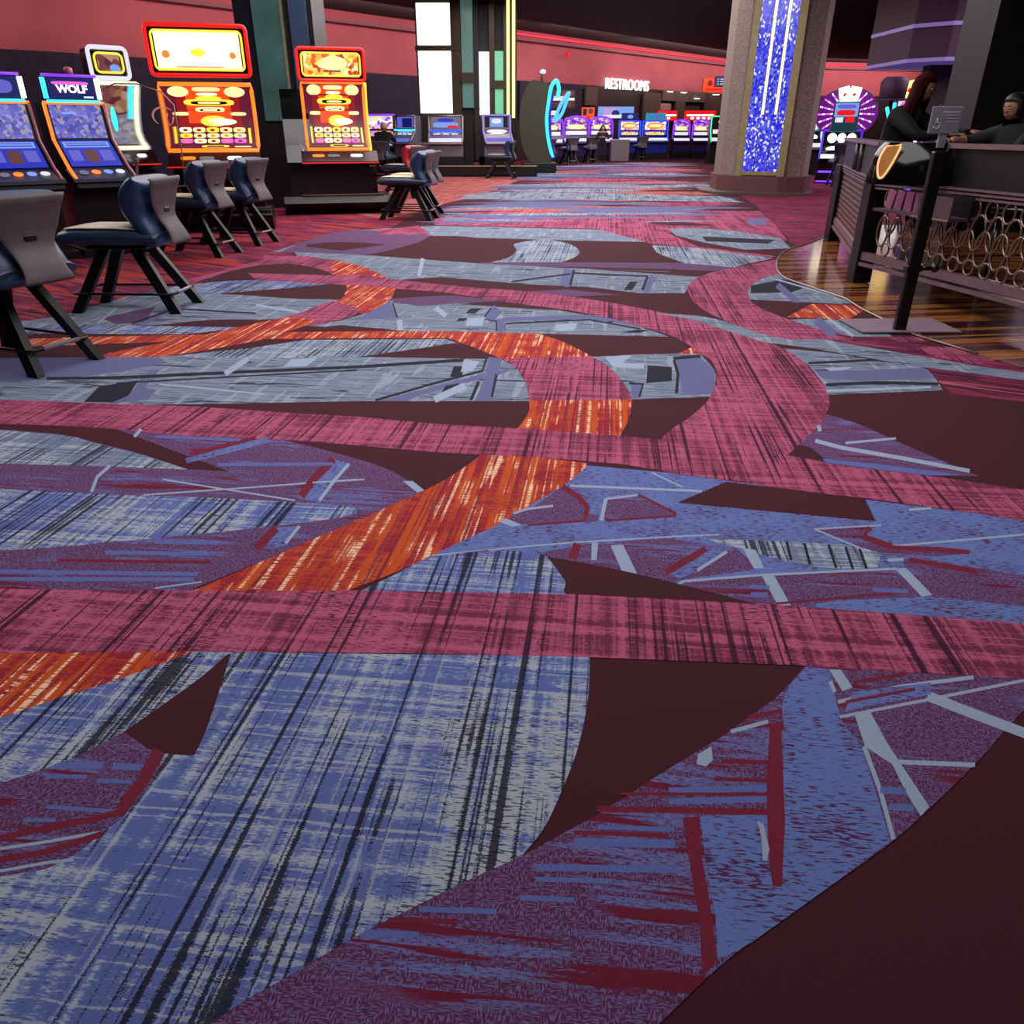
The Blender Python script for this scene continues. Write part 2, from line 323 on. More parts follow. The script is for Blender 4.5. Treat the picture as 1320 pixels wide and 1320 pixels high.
# left field between bands 2 and 1
P(PL, [(-200, 541), (60, 548), (150, 553), (240, 562), (370, 567), (620, 588), (545, 633), (460, 674), (254, 757), (245, 764), (-200, 760)])
P(MA, [(-200, 541), (60, 548), (150, 553), (296, 608), (242, 605)], cr([(242, 605), (181, 585), (121, 570), (60, 558), (-200, 540)]))
P(GW, cr([(-200, 542), (60, 559), (121, 571), (181, 586), (242, 605)]), [(60, 599), (-200, 592)])
P(MA, cr([(365, 567), (430, 583), (500, 605), (548, 633)]), [(570, 622), (590, 612), (622, 588), (460, 574)])
Cv(BL, [(-200, 622), (60, 633), (160, 638), (300, 643), (440, 652), (462, 658)], [(462, 658), (440, 667), (300, 684), (130, 700), (60, 706), (-200, 722)])
Ln(WH, 4, (142, 600), (125, 615), (118, 634)); Ln(WH, 2, (185, 638), (300, 630), (460, 618)); Ln(RE, 5, (245, 586), (330, 564)); Ln(WH, 3, (250, 591), (340, 566)); Ln(PE, 7, (240, 594), (345, 567))
P(PE, [(432, 592), (452, 598), (412, 648), (385, 642)]); Ln(RE, 10, (430, 592), (404, 618), (388, 640)); Ln(WH, 4, (450, 598), (430, 620), (412, 645)); Ln(WH, 2, (403, 622), (470, 618)); Ln(WH, 4, (182, 553), (173, 563)); Ln(WH, 2, (210, 618), (380, 645)); P(WH, [(519, 620), (532, 620), (547, 632), (538, 635)])
P(PE, [(358, 680), (388, 678), (370, 702), (340, 712)]); Ln(RE, 10, (356, 681), (330, 707)); Ln(WH, 4, (386, 678), (368, 700)); Ln(BU, 5, (135, 712), (270, 714)); Ln(RE, 4, (75, 722), (272, 725)); Ln(BU, 5, (-40, 736), (255, 740)); Ln(BU, 5, (-40, 746), (250, 747)); Ln(WH, 2, (200, 758), (260, 750)); Ln(BU, 4, (200, 699), (280, 700)); Ln(BU, 3, (200, 563), (310, 567)); Ln(BU, 4, (280, 599), (430, 598))
# orange ribbon big
P(OR, [(618, 586), (700, 590), (757, 597)], cr([(757, 600), (733, 621), (684, 651), (642, 676), (590, 700), (521, 733), (460, 757), (440, 764)]), cr([(243, 764), (351, 718), (408, 693), (460, 671), (505, 651), (545, 633), (581, 614), (618, 588)]))
# right field between bands 2 and 1
P(PE, cr([(478, 764), (521, 734), (590, 700), (642, 676), (684, 651), (733, 621), (757, 600)]), [(860, 609), (940, 620), (1060, 637), (1260, 662), (1700, 732), (1700, 836), (1260, 800), (1010, 781), (860, 773), (740, 767)])
P(PL, cr([(725, 627), (745, 640), (757, 655), (756, 670)]), [(672, 676), (654, 670), (664, 660), (690, 652)]); Ln(RE, 7, (725, 627), (745, 640), (757, 653), (755, 670)); Ln(RE, 3, (680, 677), (755, 671)); P(WH, [(643, 672), (652, 668), (674, 677), (660, 679)]); Ln(WH, 3, (662, 662), (680, 656), (713, 652))
P(PL, [(781, 643), (824, 638), (872, 660), (872, 664), (779, 671)]); Ln(WH, 5, (775, 671), (781, 643)); Ln(WH, 3, (781, 643), (822, 638)); Ln(RE, 3, (824, 638), (872, 662)); Ln(RE, 3, (781, 671), (872, 665)); Ln(WH, 3, (735, 626), (905, 633)); Ln(WH, 2, (840, 609), (880, 628))
P(PL, [(760, 662), (772, 664), (770, 672), (752, 674)]); 
P(PL, [(690, 714), (757, 701), (860, 694), (950, 707), (978, 733), (875, 748), (860, 755), (707, 718)])
P(PL, [(880, 752), (985, 740), (1075, 735), (1150, 734), (1202, 770), (1040, 782), (1000, 780), (905, 772)])
P(PL, [(1165, 720), (1195, 722), (1320, 742), (1700, 790), (1700, 815), (1320, 790), (1200, 770), (1165, 735)])
P(PL, [(1052, 683), (1120, 679), (1118, 694), (1150, 704), (1260, 712), (1200, 718), (1140, 716), (1110, 706)])
Ln(WH, 2, (557, 716), (669, 705), (742, 699), (860, 692), (927, 689)); Ln(RE, 3, (557, 719), (630, 710))
Cv(GW, [(905, 694), (957, 696), (1084, 702), (1136, 713)], [(1131, 731), (1084, 733), (1017, 724), (951, 706), (905, 694)])
for a in ((1014, 698, 1020, 722), (1037, 700, 1044, 728), (1068, 702, 1078, 732), (1090, 705, 1100, 735), (1108, 707, 1118, 736)): Ln(BK, 3.5, a[:2], a[2:])
P(WH, [(957, 706), (974, 709), (985, 732), (972, 733)]); P(WH, [(982, 742), (998, 742), (1020, 781), (1003, 781)]); P(WH, [(1154, 733), (1168, 732), (1202, 767), (1188, 769)]); P(WH, [(787, 703), (803, 702), (822, 741), (802, 737)]); P(WH, [(763, 699), (771, 700), (769, 722), (762, 722)])
Ln(WH, 3, (872, 754), (882, 749), (985, 741), (1155, 733)); Ln(RE, 11, (745, 701), (737, 720)); Ln(RE, 8, (910, 707), (858, 738)); P(PE, [(918, 708), (938, 711), (900, 736), (878, 745), (862, 742)]); Ln(WH, 4, (937, 711), (899, 735))
Ln(WH, 2, (1050, 682), (1136, 677)); Ln(WH, 2, (1050, 682), (1120, 711)); Ln(WH, 2.5, (1150, 704), (1400, 682)); Ln(RE, 8, (1122, 680), (1113, 692), (1150, 705)); Ln(RE, 6, (1150, 706), (1210, 708), (1250, 712)); Ln(WH, 4, (1144, 722), (1165, 721)); Ln(RE, 6, (1172, 721), (1260, 737)); Ln(WH, 3, (1172, 657), (1200, 655))
P(PE, [(1040, 780), (1080, 774), (1200, 769), (1400, 790), (1400, 812), (1260, 799)]); Ln(BU, 5, (965, 756), (992, 757)); Ln(BU, 5, (968, 766), (990, 766)); Ln(BU, 5, (1125, 760), (1170, 762)); Ln(RE, 3, (1000, 778), (1150, 765))
P(MA, [(936, 621), (1115, 643), (1129, 672), (873, 648)])
Cv(BL, [(460, 764), (521, 735), (560, 718), (620, 711), (660, 710), (700, 715)], [(710, 722), (725, 745), (738, 768)])
Cv(MA, [(705, 717), (800, 735), (900, 759), (980, 780)], [(860, 773), (738, 768), (728, 748), (705, 717)])
# below band 1
P(BL, [(-300, 1005), (0, 925), (60, 905), (136, 881), (196, 860), (250, 840), (760, 846)], cr([(760, 848), (758, 900), (746, 960), (728, 1010), (702, 1066), (672, 1104)]), cr([(672, 1104), (600, 1136), (540, 1166), (470, 1201), (410, 1235), (365, 1262), (300, 1300), (200, 1370)]), [(-300, 1370)])
P(OR, [(-200, 841), (60, 840), (250, 840)], cr([(250, 840), (196, 860), (136, 881), (60, 905), (-200, 995)]))
Cv(MA, [(298, 842), (286, 880), (275, 915), (262, 950), (250, 974)], [(190, 970), (160, 943)], [(205, 912), (260, 872), (292, 844)])
P(PL, [(-60, 1030), (60, 990), (100, 975), (160, 943), (190, 965), (212, 972), (195, 1010), (160, 1052), (130, 1075), (100, 1100), (60, 1120), (-60, 1140)])
P(BU, [(75, 983), (135, 982), (132, 992), (62, 990)]); P(BU, [(147, 983), (186, 985), (180, 993), (143, 992)]); Ln(BU, 5, (60, 1001), (112, 1001)); Ln(BU, 5, (122, 1006), (170, 1008)); Ln(VI, 6, (100, 1030), (140, 985)); Ln(BU, 5, (60, 1040), (150, 1046)); Ln(BU, 5, (30, 1057), (72, 1057))
Ln(RE, 15, (205, 967), (185, 1005), (155, 1045)); Ln(RE, 8, (160, 1045), (120, 1056), (60, 1068), (0, 1080)); Ln(WH, 4, (-40, 1100), (60, 1085), (128, 1073)); Ln(RE, 8, (132, 1075), (100, 1085), (60, 1098), (-40, 1115)); Ln(WH, 4, (-40, 1130), (60, 1112), (95, 1108))
P(PL, [(672, 1104), (770, 1050), (860, 992), (930, 950), (1000, 900), (1040, 857), (1260, 870), (1700, 905), (1700, 700), (1700, 900)] + cr([(1450, 780), (1320, 915), (1257, 985), (1200, 1040), (1150, 1085), (1054, 1154), (960, 1220), (910, 1262), (840, 1330)]), [(200, 1370), (300, 1300), (365, 1262), (410, 1235), (470, 1201), (540, 1166), (600, 1136)])
P(PE, [(1040, 860), (1072, 863), (1078, 905), (1086, 930), (1112, 965), (1148, 1084), (1054, 1154), (970, 1214), (926, 1238), (922, 1180), (908, 1100), (903, 1052), (990, 1050), (1005, 1060), (1012, 960), (1008, 905), (1020, 880)])
for y in (1016, 1030): Ln(BU, 8, (862, y + 3), (992, y))
for a in ((1008, 860, 870, 3), (1085, 740, 870, 11), (1118, 690, 875, 9), (1133, 690, 790, 6), (1157, 670, 740, 7), (1172, 540, 640, 7), (1202, 470, 540, 8), (1066, 770, 870, 6)): Ln(BU, a[3], (a[1], a[0]), (a[2], a[0] + 3))
Ln(RE, 8, (770, 1043), (860, 1044), (992, 1047)); Ln(RE, 6, (740, 1073), (860, 1077)); Ln(RE, 6, (930, 981), (990, 983)); Ln(RE, 7, (500, 1186), (590, 1188)); Ln(RE, 5, (920, 1004), (990, 1006)); Ln(RE, 4, (800, 1023), (990, 1024))
P(RE, [(993, 932), (1007, 932), (1012, 1060), (1008, 1143), (996, 1143), (990, 1100), (988, 1000)]); P(RE, [(880, 1054), (902, 1052), (904, 1100), (916, 1170), (925, 1238), (905, 1260), (902, 1190), (885, 1090)])
P(WH, [(976, 1058), (984, 1062), (992, 1095), (988, 1110), (983, 1108), (982, 1080)]); P(WH, [(900, 972), (917, 962), (919, 980), (910, 988), (898, 985)]); Ln(WH, 5, (942, 943), (990, 930)); Ln(RE, 6, (965, 925), (1008, 916))
P(WH, [(1102, 922), (1120, 914), (1142, 955), (1198, 1040), (1187, 1052), (1170, 1025), (1150, 985), (1115, 962)]); Ln(WH, 6, (1114, 962), (1135, 1020), (1152, 1082)); Ln(WH, 6, (1155, 982), (1257, 986))
P(PL, [(1125, 985), (1148, 988), (1185, 1055), (1156, 1080), (1140, 1020)]); Ln(BU, 9, (1135, 1018), (1168, 1020)); Ln(BU, 8, (1145, 1040), (1178, 1042)); Ln(WH, 13, (1196, 897), (1260, 922), (1400, 975)); Ln(WH, 5, (1080, 905), (1160, 885), (1255, 873)); Ln(WH, 4, (1083, 924), (1180, 905), (1320, 877)); Ln(RE, 4, (1085, 910), (1180, 890)); P(WH, [(1069, 863), (1084, 863), (1099, 886), (1086, 891)]); Ln(WH, 5, (1070, 878), (1076, 892))
P(PE, [(1100, 892), (1200, 880), (1200, 895), (1110, 912), (1088, 918)])
Ln(RE, 4, (1090, 905), (1180, 888)); Ln(RE, 5, (1100, 880), (1170, 868))
# rose band 1
P(RO, [(-300, 752), (60, 760), (230, 761), (460, 761), (740, 766), (860, 772), (1010, 780), (1260, 799), (1700, 836), (1700, 905), (1260, 871), (1160, 866), (1040, 858), (860, 851), (760, 847), (520, 842), (240, 840), (60, 841), (-300, 845)])

DZ = 0.000005
verts, faces, mats = [], [], []
x0, y0, x1, y1 = -56, -3, 72, 76
verts += [(x0, y0, 0), (x1, y0, 0), (x1, y1, 0), (x0, y1, 0)]; faces.append((0, 1, 2, 3)); mats.append(MA)
for i, (m, pts) in enumerate(SH):
    z = DZ * (i + 1); v3 = [G(u, v, z) for u, v in pts]
    clean = []
    for v in v3:
        if not clean or (v - clean[-1]).length > 1e-4: clean.append(v)
    if (clean[0] - clean[-1]).length < 1e-4: clean.pop()
    base = len(verts); verts += [tuple(v) for v in clean]
    for t in tessellate_polygon([clean]):
        a, b, c = (clean[k] for k in t)
        if (b - a).cross(c - a).z < 0: t = t[::-1]
        faces.append(tuple(base + k for k in t)); mats.append(m)
ZF = DZ * (len(SH) + 2)
me = bpy.data.meshes.new('floor'); me.from_pydata(verts, [], faces); me.update()
for m in CM: me.materials.append(m)
for p_, m in zip(me.polygons, mats): p_.material_index = m
floor = bpy.data.objects.new('floor', me); COL.objects.link(floor); floor['kind'] = 'structure'
ZB, ZT = 3.70, 5.86
# ------------------------------------------------------------------ mesh helper
def rotz(a): return Matrix.Rotation(a, 4, 'Z')
class MB:
    def __init__(s): s.v, s.f, s.i, s.m, s.sm = [], [], [], [], []
    def mi(s, mat):
        if mat not in s.m: s.m.append(mat)
        return s.m.index(mat)
    def add(s, vs, fs, mat, smooth=False):
        b = len(s.v); s.v += [tuple(v) for v in vs]; k = s.mi(mat)
        for f in fs: s.f.append(tuple(b + q for q in f)); s.i.append(k); s.sm.append(smooth)
        return s
    def box(s, c, d, mat, rot=None, bev=0.0):
        x, y, z = (q / 2 for q in d); M = (rot or Matrix.Identity(4))
        if bev <= 0:
            vs = [(a * x, b * y, e * z) for a in (-1, 1) for b in (-1, 1) for e in (-1, 1)]
            fs = [(0, 1, 3, 2), (4, 6, 7, 5), (0, 4, 5, 1), (2, 3, 7, 6), (0, 2, 6, 4), (1, 5, 7, 3)]
        else:
            bm = bmesh.new(); bmesh.ops.create_cube(bm, size=1, matrix=Matrix.Diagonal((d[0], d[1], d[2], 1)))
            bmesh.ops.bevel(bm, geom=bm.edges[:], offset=min(bev, min(d) * .45), segments=2, affect='EDGES', profile=.5)
            bm.verts.index_update(); vs = [v.co.copy() for v in bm.verts]; fs = [tuple(v.index for v in f.verts) for f in bm.faces]; bm.free()
        return s.add([M @ Vector(v) + Vector(c) for v in vs], fs, mat)
    def prism(s, pts, w, mat, axis='x', c=0.0, mat_side=None):
        """outline pts swept from -w/2 to w/2. axis x: pts are (y,z); y: (x,z); z: (x,y)"""
        n = len(pts)
        def mk(p, q): return {'x': (q, p[0], p[1]), 'y': (p[0], q, p[1]), 'z': (p[0], p[1], q)}[axis]
        vs = [mk(p, c - w / 2) for p in pts] + [mk(p, c + w / 2) for p in pts]
        tri = tessellate_polygon([[Vector((p[0], p[1], 0)) for p in pts]])
        s.add(vs, [t for t in tri] + [tuple(n + q for q in t[::-1]) for t in tri], mat_side or mat)
        s.add(vs, [(a, (a + 1) % n, n + (a + 1) % n, n + a) for a in range(n)], mat)
        return s
    def tube(s, path, r, mat, n=8, closed=False, flat=1.0, cap=True):
        P_ = [Vector(p) for p in path]; L = len(P_); rr = r if isinstance(r, (list, tuple)) else [r] * L
        up = None; vs = []
        for i, p in enumerate(P_):
            a = P_[(i - 1) % L] if (closed or i) else p; b = P_[(i + 1) % L] if (closed or i < L - 1) else p
            t = (b - a).normalized() if (b - a).length > 1e-9 else Vector((0, 0, 1))
            if up is None: up = Vector((0, 0, 1)) if abs(t.z) < .9 else Vector((0, 1, 0))
            sd = t.cross(up); 
            if sd.length < 1e-4: up = Vector((1, 0, 0)); sd = t.cross(up)
            sd.normalize(); up = sd.cross(t).normalized()
            for k in range(n):
                q = 2 * PI * k / n; vs.append(p + sd * math.cos(q) * rr[i] + up * math.sin(q) * rr[i] * flat)
        fs = []
        for i in range(L if closed else L - 1):
            j = (i + 1) % L
            for k in range(n): fs.append((i * n + k, i * n + (k + 1) % n, j * n + (k + 1) % n, j * n + k))
        if not closed and cap: fs += [tuple(range(n))[::-1], tuple((L - 1) * n + k for k in range(n))]
        return s.add(vs, fs, mat, True)
    def lathe(s, prof, mat, c=(0, 0, 0), n=20):
        vs = [(c[0] + r * math.cos(2 * PI * k / n), c[1] + r * math.sin(2 * PI * k / n), c[2] + z) for r, z in prof for k in range(n)]
        fs = [(i * n + k, i * n + (k + 1) % n, (i + 1) * n + (k + 1) % n, (i + 1) * n + k) for i in range(len(prof) - 1) for k in range(n)]
        fs += [tuple(range(n))[::-1], tuple((len(prof) - 1) * n + k for k in range(n))]
        return s.add(vs, fs, mat, True)
    def grid(s, rows, mat, smooth=True, thick=0.0):
        """rows of points -> sheet; thick offsets a back side along +y"""
        n = len(rows[0]); m = len(rows); vs = [p for r in rows for p in r]
        fs = [(i * n + j, i * n + j + 1, (i + 1) * n + j + 1, (i + 1) * n + j) for i in range(m - 1) for j in range(n - 1)]
        return s.add(vs, fs, mat, smooth)
    def ell(s, c, r, mat, n=14, m=9, M=None):
        vs = []; fs = []
        for i in range(m + 1):
            t = PI * i / m
            for k in range(n):
                p = Vector((r[0] * math.sin(t) * math.cos(2 * PI * k / n), r[1] * math.sin(t) * math.sin(2 * PI * k / n), r[2] * math.cos(t)))
                vs.append((M @ p if M else p) + Vector(c))
        for i in range(m):
            for k in range(n): fs.append((i * n + k, i * n + (k + 1) % n, (i + 1) * n + (k + 1) % n, (i + 1) * n + k))
        return s.add(vs, fs, mat, True)
    def build(s, name, parent=None, loc=None, bevel=0.0, sub=0):
        me = bpy.data.meshes.new(name); me.from_pydata(s.v, [], s.f); me.update()
        for m in s.m: me.materials.append(m)
        for p, i, q in zip(me.polygons, s.i, s.sm): p.material_index = i; p.use_smooth = q
        bm = bmesh.new(); bm.from_mesh(me); bmesh.ops.remove_doubles(bm, verts=bm.verts, dist=1e-5)
        bmesh.ops.recalc_face_normals(bm, faces=bm.faces); bm.to_mesh(me); bm.free()
        o = bpy.data.objects.new(name, me); COL.objects.link(o)
        if parent: o.parent = parent
        if loc is not None: o.location = loc
        if bevel: b = o.modifiers.new('b', 'BEVEL'); b.width = bevel; b.segments = 2; b.limit_method = 'ANGLE'
        if sub: b = o.modifiers.new('s', 'SUBSURF'); b.levels = b.render_levels = sub
        return o
def tag(o, label=None, cat=None, group=None, kind=None):
    for k, v in (('label', label), ('category', cat), ('group', group), ('kind', kind)):
        if v: o[k] = v
    return o
def thing(name, label, cat, loc, rz=0, group=None):
    o = bpy.data.objects.new(name, None); COL.objects.link(o); o.location = loc; o.rotation_euler = (0, 0, rz)
    o.empty_display_size = .2
    return tag(o, label, cat, group)
def kids(o): return [c for c in bpy.data.objects if c.parent == o]
def dup(o, loc=None, rz=None, label=None, parent=None, scale=None):
    c = o.copy(); COL.objects.link(c)
    if parent: c.parent = parent
    if loc is not None: c.location = loc
    if rz is not None: c.rotation_euler = (0, 0, rz)
    if label: c['label'] = label
    if scale: c.scale = scale
    for k in kids(o): dup(k, parent=c)
    return c
def text(name, body, size, mat, parent=None, loc=(0, 0, 0), rot=(PI / 2, 0, 0), w=None, ext=.004, bold=0.0):
    cu = bpy.data.curves.new(name, 'FONT'); cu.body = body; cu.size = size; cu.extrude = ext; cu.align_x = 'CENTER'; cu.align_y = 'CENTER'; cu.offset = bold; cu.resolution_u = 3
    t = bpy.data.objects.new(name, cu); COL.objects.link(t)
    bpy.context.view_layer.update()
    me = bpy.data.meshes.new_from_object(t.evaluated_get(bpy.context.evaluated_depsgraph_get()))
    bpy.data.objects.remove(t); me.materials.clear(); me.materials.append(mat)
    if w:
        xs = [v.co.x for v in me.vertices]; k = w / (max(xs) - min(xs)); c = (max(xs) + min(xs)) / 2
        for v in me.vertices: v.co.x = (v.co.x - c) * k
    o = bpy.data.objects.new(name, me); COL.objects.link(o); o.location = loc; o.rotation_euler = rot
    if parent: o.parent = parent
    return o
def px(y, h=1.55): return FPX / (y * cp + (EYE - h) * sp)          # pixels per metre at depth y, height h

# ------------------------------------------------------------------ common materials
black = plain('black_laminate', '0e0d10', .35); blackm = plain('black_metal', '141316', .38, .4)
gloss = plain('black_gloss', '070709', .12, spec=.6); chrome = plain('brushed_chrome', 'b5aeb2', .28, .9)
navy = plain('navy_vinyl', '1c2c44', .42, spec=.5); navyhi = plain('navy_vinyl_highlight', '263a5e', .38)  # navyhi: same vinyl, colour lightened for the highlight on the backrest bulge
taupe = plain('taupe_vinyl', '54464a', .6); seatc = plain('cream_strip_and_glare', 'e6dabc', .35)  # seatc: cream inset stripe, its colour also stands for glare on the seat
dgrey = plain('dark_grey_panel', '2b2729', .5); brownm = plain('bronze_frame', '54453a', .4, .3)
gW = glow('glow_white', 'ffffff', 2.2); gW1 = glow('glow_soft_white', 'f4f2ff', .9); gY = glow('glow_yellow', 'ffd23a', 1.5); gO = glow('glow_orange', 'ff7a22', 1.6)
gR = glow('glow_red', 'f01818', 1.0); gDR = glow('screen_red', 'b51a20', .7); gMR = glow('screen_maroon', '7a1838', .7); gP = glow('glow_pink', 'ff5ad0', 1.3)
gPu = glow('glow_purple', '8a35e8', 1.2); gB = glow('screen_blue', '2a34c8', .9); gLB = glow('screen_light_blue', '7ea0f0', 1.0); gC = glow('glow_cyan', '3fe0f0', 1.5)
gG = glow('glow_green', '4af08a', 1.2); gCr = glow('screen_cream', 'ffe9a0', 1.3); gDB = glow('screen_dark_blue', '141a6a', .8); gK = glow('screen_black', '0a0810', .4)
gPeri = glow('screen_periwinkle', '6868d8', .85); gTeal = glow('screen_teal', '2c8a9a', .8); gGr = glow('screen_grey', '8f8a9c', .6); gBr = glow('screen_brown', '7a4a48', .6)
gWY = glow('glow_warm_white', 'fff3c4', 1.6); gOB = glow('glow_orange_red', 'ff4a18', 1.2)
def static(name, cols, sc=(30, 30, 30), power=1.0, base='101018'):
    """a screen or lit panel whose picture is a mosaic of coloured cells"""
    n = N(name); c = n.scale(n.coord(), sc)
    v = n.n('ShaderNodeTexVoronoi', {'Vector': c, 'Scale': 1.0}, feature='F1')
    r = n.n('ShaderNodeValToRGB', {'Fac': n.n('ShaderNodeSeparateColor', {0: v.outputs['Color']}).outputs[0]})
    r.color_ramp.interpolation = 'CONSTANT'
    while len(r.color_ramp.elements) < len(cols): r.color_ramp.elements.new(.5)
    for i, cc in enumerate(cols): r.color_ramp.elements[i].position = i / len(cols); r.color_ramp.elements[i].color = lin(cc)
    n.done(base, .3); n.t.links.new(r.outputs[0], n.b.inputs['Emission Color']); n.b.inputs['Emission Strength'].default_value = power
    return n.m
scr_blue = static('screen_blue_symbols', ['4a4ad0', '7a78d8', '5a58c8', '9a98e0', 'b0a090', '6864d0', '3c3ca8'], (22, 22, 22), .8)
scr_warm = static('screen_warm_symbols', ['ffe070', 'ffb040', 'fff2b8', 'e85828', 'ffd860', 'c03a20'], (14, 14, 14), 1.2)
scr_mix = static('screen_bright_symbols', ['ffffff', 'f0c8f0', 'b8c8ff', 'ffe090', 'ffffff', '9a50d0', 'ffb0b0'], (9, 9, 9), 1.15)
scr_ghost = static('screen_grey_symbols', ['b0a8b8', '8c88a8', 'c8c0cc', '9a8a90', '7a88b8', 'a8a0a0'], (16, 16, 16), .6)
scr_brown = static('screen_brown_picture', ['8a4a48', 'b07850', 'c8a080', '6a2840', 'a06058'], (9, 9, 9), .7)
scr_purple = static('screen_purple_symbols', ['8a3ae0', 'b060f0', 'ffd0f0', '6020b0', 'e090ff', 'ffb860'], (9, 9, 9), 1.0)

# ------------------------------------------------------------------ chairs (casino chair: faces +x)
def xsec(prof, wfun, mat, mb, n=8):
    """loft rectangles-with-rounded-ends along a side profile; prof = [(x,z,thickness)], wfun(i)->half width"""
    rows = []
    for i, (x, z, th) in enumerate(prof):
        a = prof[max(i - 1, 0)]; b = prof[min(i + 1, len(prof) - 1)]
        t = Vector((b[0] - a[0], b[1] - a[1])).normalized(); nx, nz = -t.y, t.x
        hw = wfun(i / (len(prof) - 1)); ring = []
        for k in range(n * 2):
            q = 2 * PI * k / (n * 2); cx = math.copysign(abs(math.cos(q)) ** .45, math.cos(q)); sx = math.copysign(abs(math.sin(q)) ** .8, math.sin(q))
            ring.append((x + nx * sx * th / 2, cx * hw, z + nz * sx * th / 2))
        rows.append(ring + [ring[0]])
    mb.grid(rows, mat)
    m = len(rows[0]) - 1; b = len(mb.v)
    mb.add([*rows[0][:-1], *rows[-1][:-1]], [tuple(range(m)), tuple(range(m, 2 * m))[::-1]], mat, False)
def make_chair():
    t = thing('casino_chair', 'x', 'chair', (0, 0, 0), 0, 'casino chairs')
    mb = MB()
    prof = [(p[0], p[1], th) for p, th in zip(cr([(-.42, .60), (-.36, .70), (-.28, .82), (-.25, .93), (-.28, 1.04), (-.36, 1.15)], 4), [.06, .10, .12, .14, .16, .17, .18, .19, .20, .22, .24, .26, .27, .28, .28, .27, .25, .22, .19, .15, .08])]
    xsec([(x + .04, z, th) for x, z, th in prof], lambda u: .30 - .03 * math.sin(PI * u) + .04 * u, navyhi, mb); mb.build('backrest', t)
    mb = MB()
    sp_ = [(x - .055 - th * .33, z + .005, .035) for x, z, th in prof]
    xsec(sp_, lambda u: .20 - .045 * math.sin(PI * min(1, u * 1.6)) + .115 * u * u, taupe, mb); bs = mb.build('back_shell', t)
    mb = MB(); k = 11; mb.box((sp_[k][0] - .014, 0, sp_[k][1] - .02), (.02, .10, .045), black, bev=.01); mb.build('hand_hole', bs)
    mb = MB(); xsec([(-.40, .655, .09), (-.36, .66, .13), (0, .665, .15), (.38, .665, .15), (.49, .66, .13), (.52, .65, .07)], lambda u: .31, navy, mb); mb.build('seat', t)
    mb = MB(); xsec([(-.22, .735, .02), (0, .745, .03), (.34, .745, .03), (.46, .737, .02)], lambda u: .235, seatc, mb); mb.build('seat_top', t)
    mb = MB(); mb.box((.03, 0, .575), (.55, .42, .03), blackm, bev=.01); mb.build('seat_frame', t)
    for sx in (-1, 1):
        for sy in (-1, 1):
            mb = MB(); mb.prism([(sx * .14 - .055, .57), (sx * .14 + .055, .57), (sx * .47 + .05, 0), (sx * .47 - .05, 0)], .06, blackm, 'y', 0)
            for i, v in enumerate(mb.v): mb.v[i] = (v[0] + .03, v[1] + sy * (.13 + (.57 - v[2]) * .22), v[2])
            mb.build('leg', t)
    mb = MB(); z = .17; a, b = .40, .245
    mb.tube([(a + .09, -b, z), (a + .12, -b + .03, z), (a + .12, b - .03, z), (a + .09, b, z), (-a, b, z), (-a - .03, b - .03, z), (-a - .03, -b + .03, z), (-a, -b, z)], .012, blackm, 6, True)
    mb.build('foot_rail', t)
    mb = MB(); mb.box((-a - .035, 0, z + .005), (.03, .3, .028), chrome, bev=.01); mb.build('footrest_cap', t)
    return t
FL = ZF
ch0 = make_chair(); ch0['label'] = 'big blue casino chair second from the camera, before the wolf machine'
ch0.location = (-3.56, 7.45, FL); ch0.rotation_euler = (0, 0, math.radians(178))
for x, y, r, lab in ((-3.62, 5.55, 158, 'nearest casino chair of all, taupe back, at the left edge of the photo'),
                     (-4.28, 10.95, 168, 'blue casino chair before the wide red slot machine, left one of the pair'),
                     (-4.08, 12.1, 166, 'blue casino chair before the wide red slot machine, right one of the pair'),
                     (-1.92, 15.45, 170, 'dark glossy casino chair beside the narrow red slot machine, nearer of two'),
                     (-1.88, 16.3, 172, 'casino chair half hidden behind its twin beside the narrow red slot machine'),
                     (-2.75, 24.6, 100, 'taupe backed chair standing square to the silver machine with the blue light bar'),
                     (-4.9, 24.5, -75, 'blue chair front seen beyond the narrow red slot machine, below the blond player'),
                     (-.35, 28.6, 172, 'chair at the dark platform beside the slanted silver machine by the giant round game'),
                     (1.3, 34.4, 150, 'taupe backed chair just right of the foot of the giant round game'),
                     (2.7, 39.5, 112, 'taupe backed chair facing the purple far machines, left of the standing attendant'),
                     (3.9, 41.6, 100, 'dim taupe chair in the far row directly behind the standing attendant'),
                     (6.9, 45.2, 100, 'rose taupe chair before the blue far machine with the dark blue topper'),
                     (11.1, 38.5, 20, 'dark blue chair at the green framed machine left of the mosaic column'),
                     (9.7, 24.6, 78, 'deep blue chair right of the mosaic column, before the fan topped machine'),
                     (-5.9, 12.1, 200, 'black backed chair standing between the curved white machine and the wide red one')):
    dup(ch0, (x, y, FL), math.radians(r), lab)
redv = plain('red_vinyl', 'b0303a', .4)
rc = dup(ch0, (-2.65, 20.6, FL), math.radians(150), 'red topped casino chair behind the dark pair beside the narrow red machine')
for k in kids(rc):
    if k.name.startswith('backrest'): k.data = k.data.copy(); k.data.materials[0] = redv

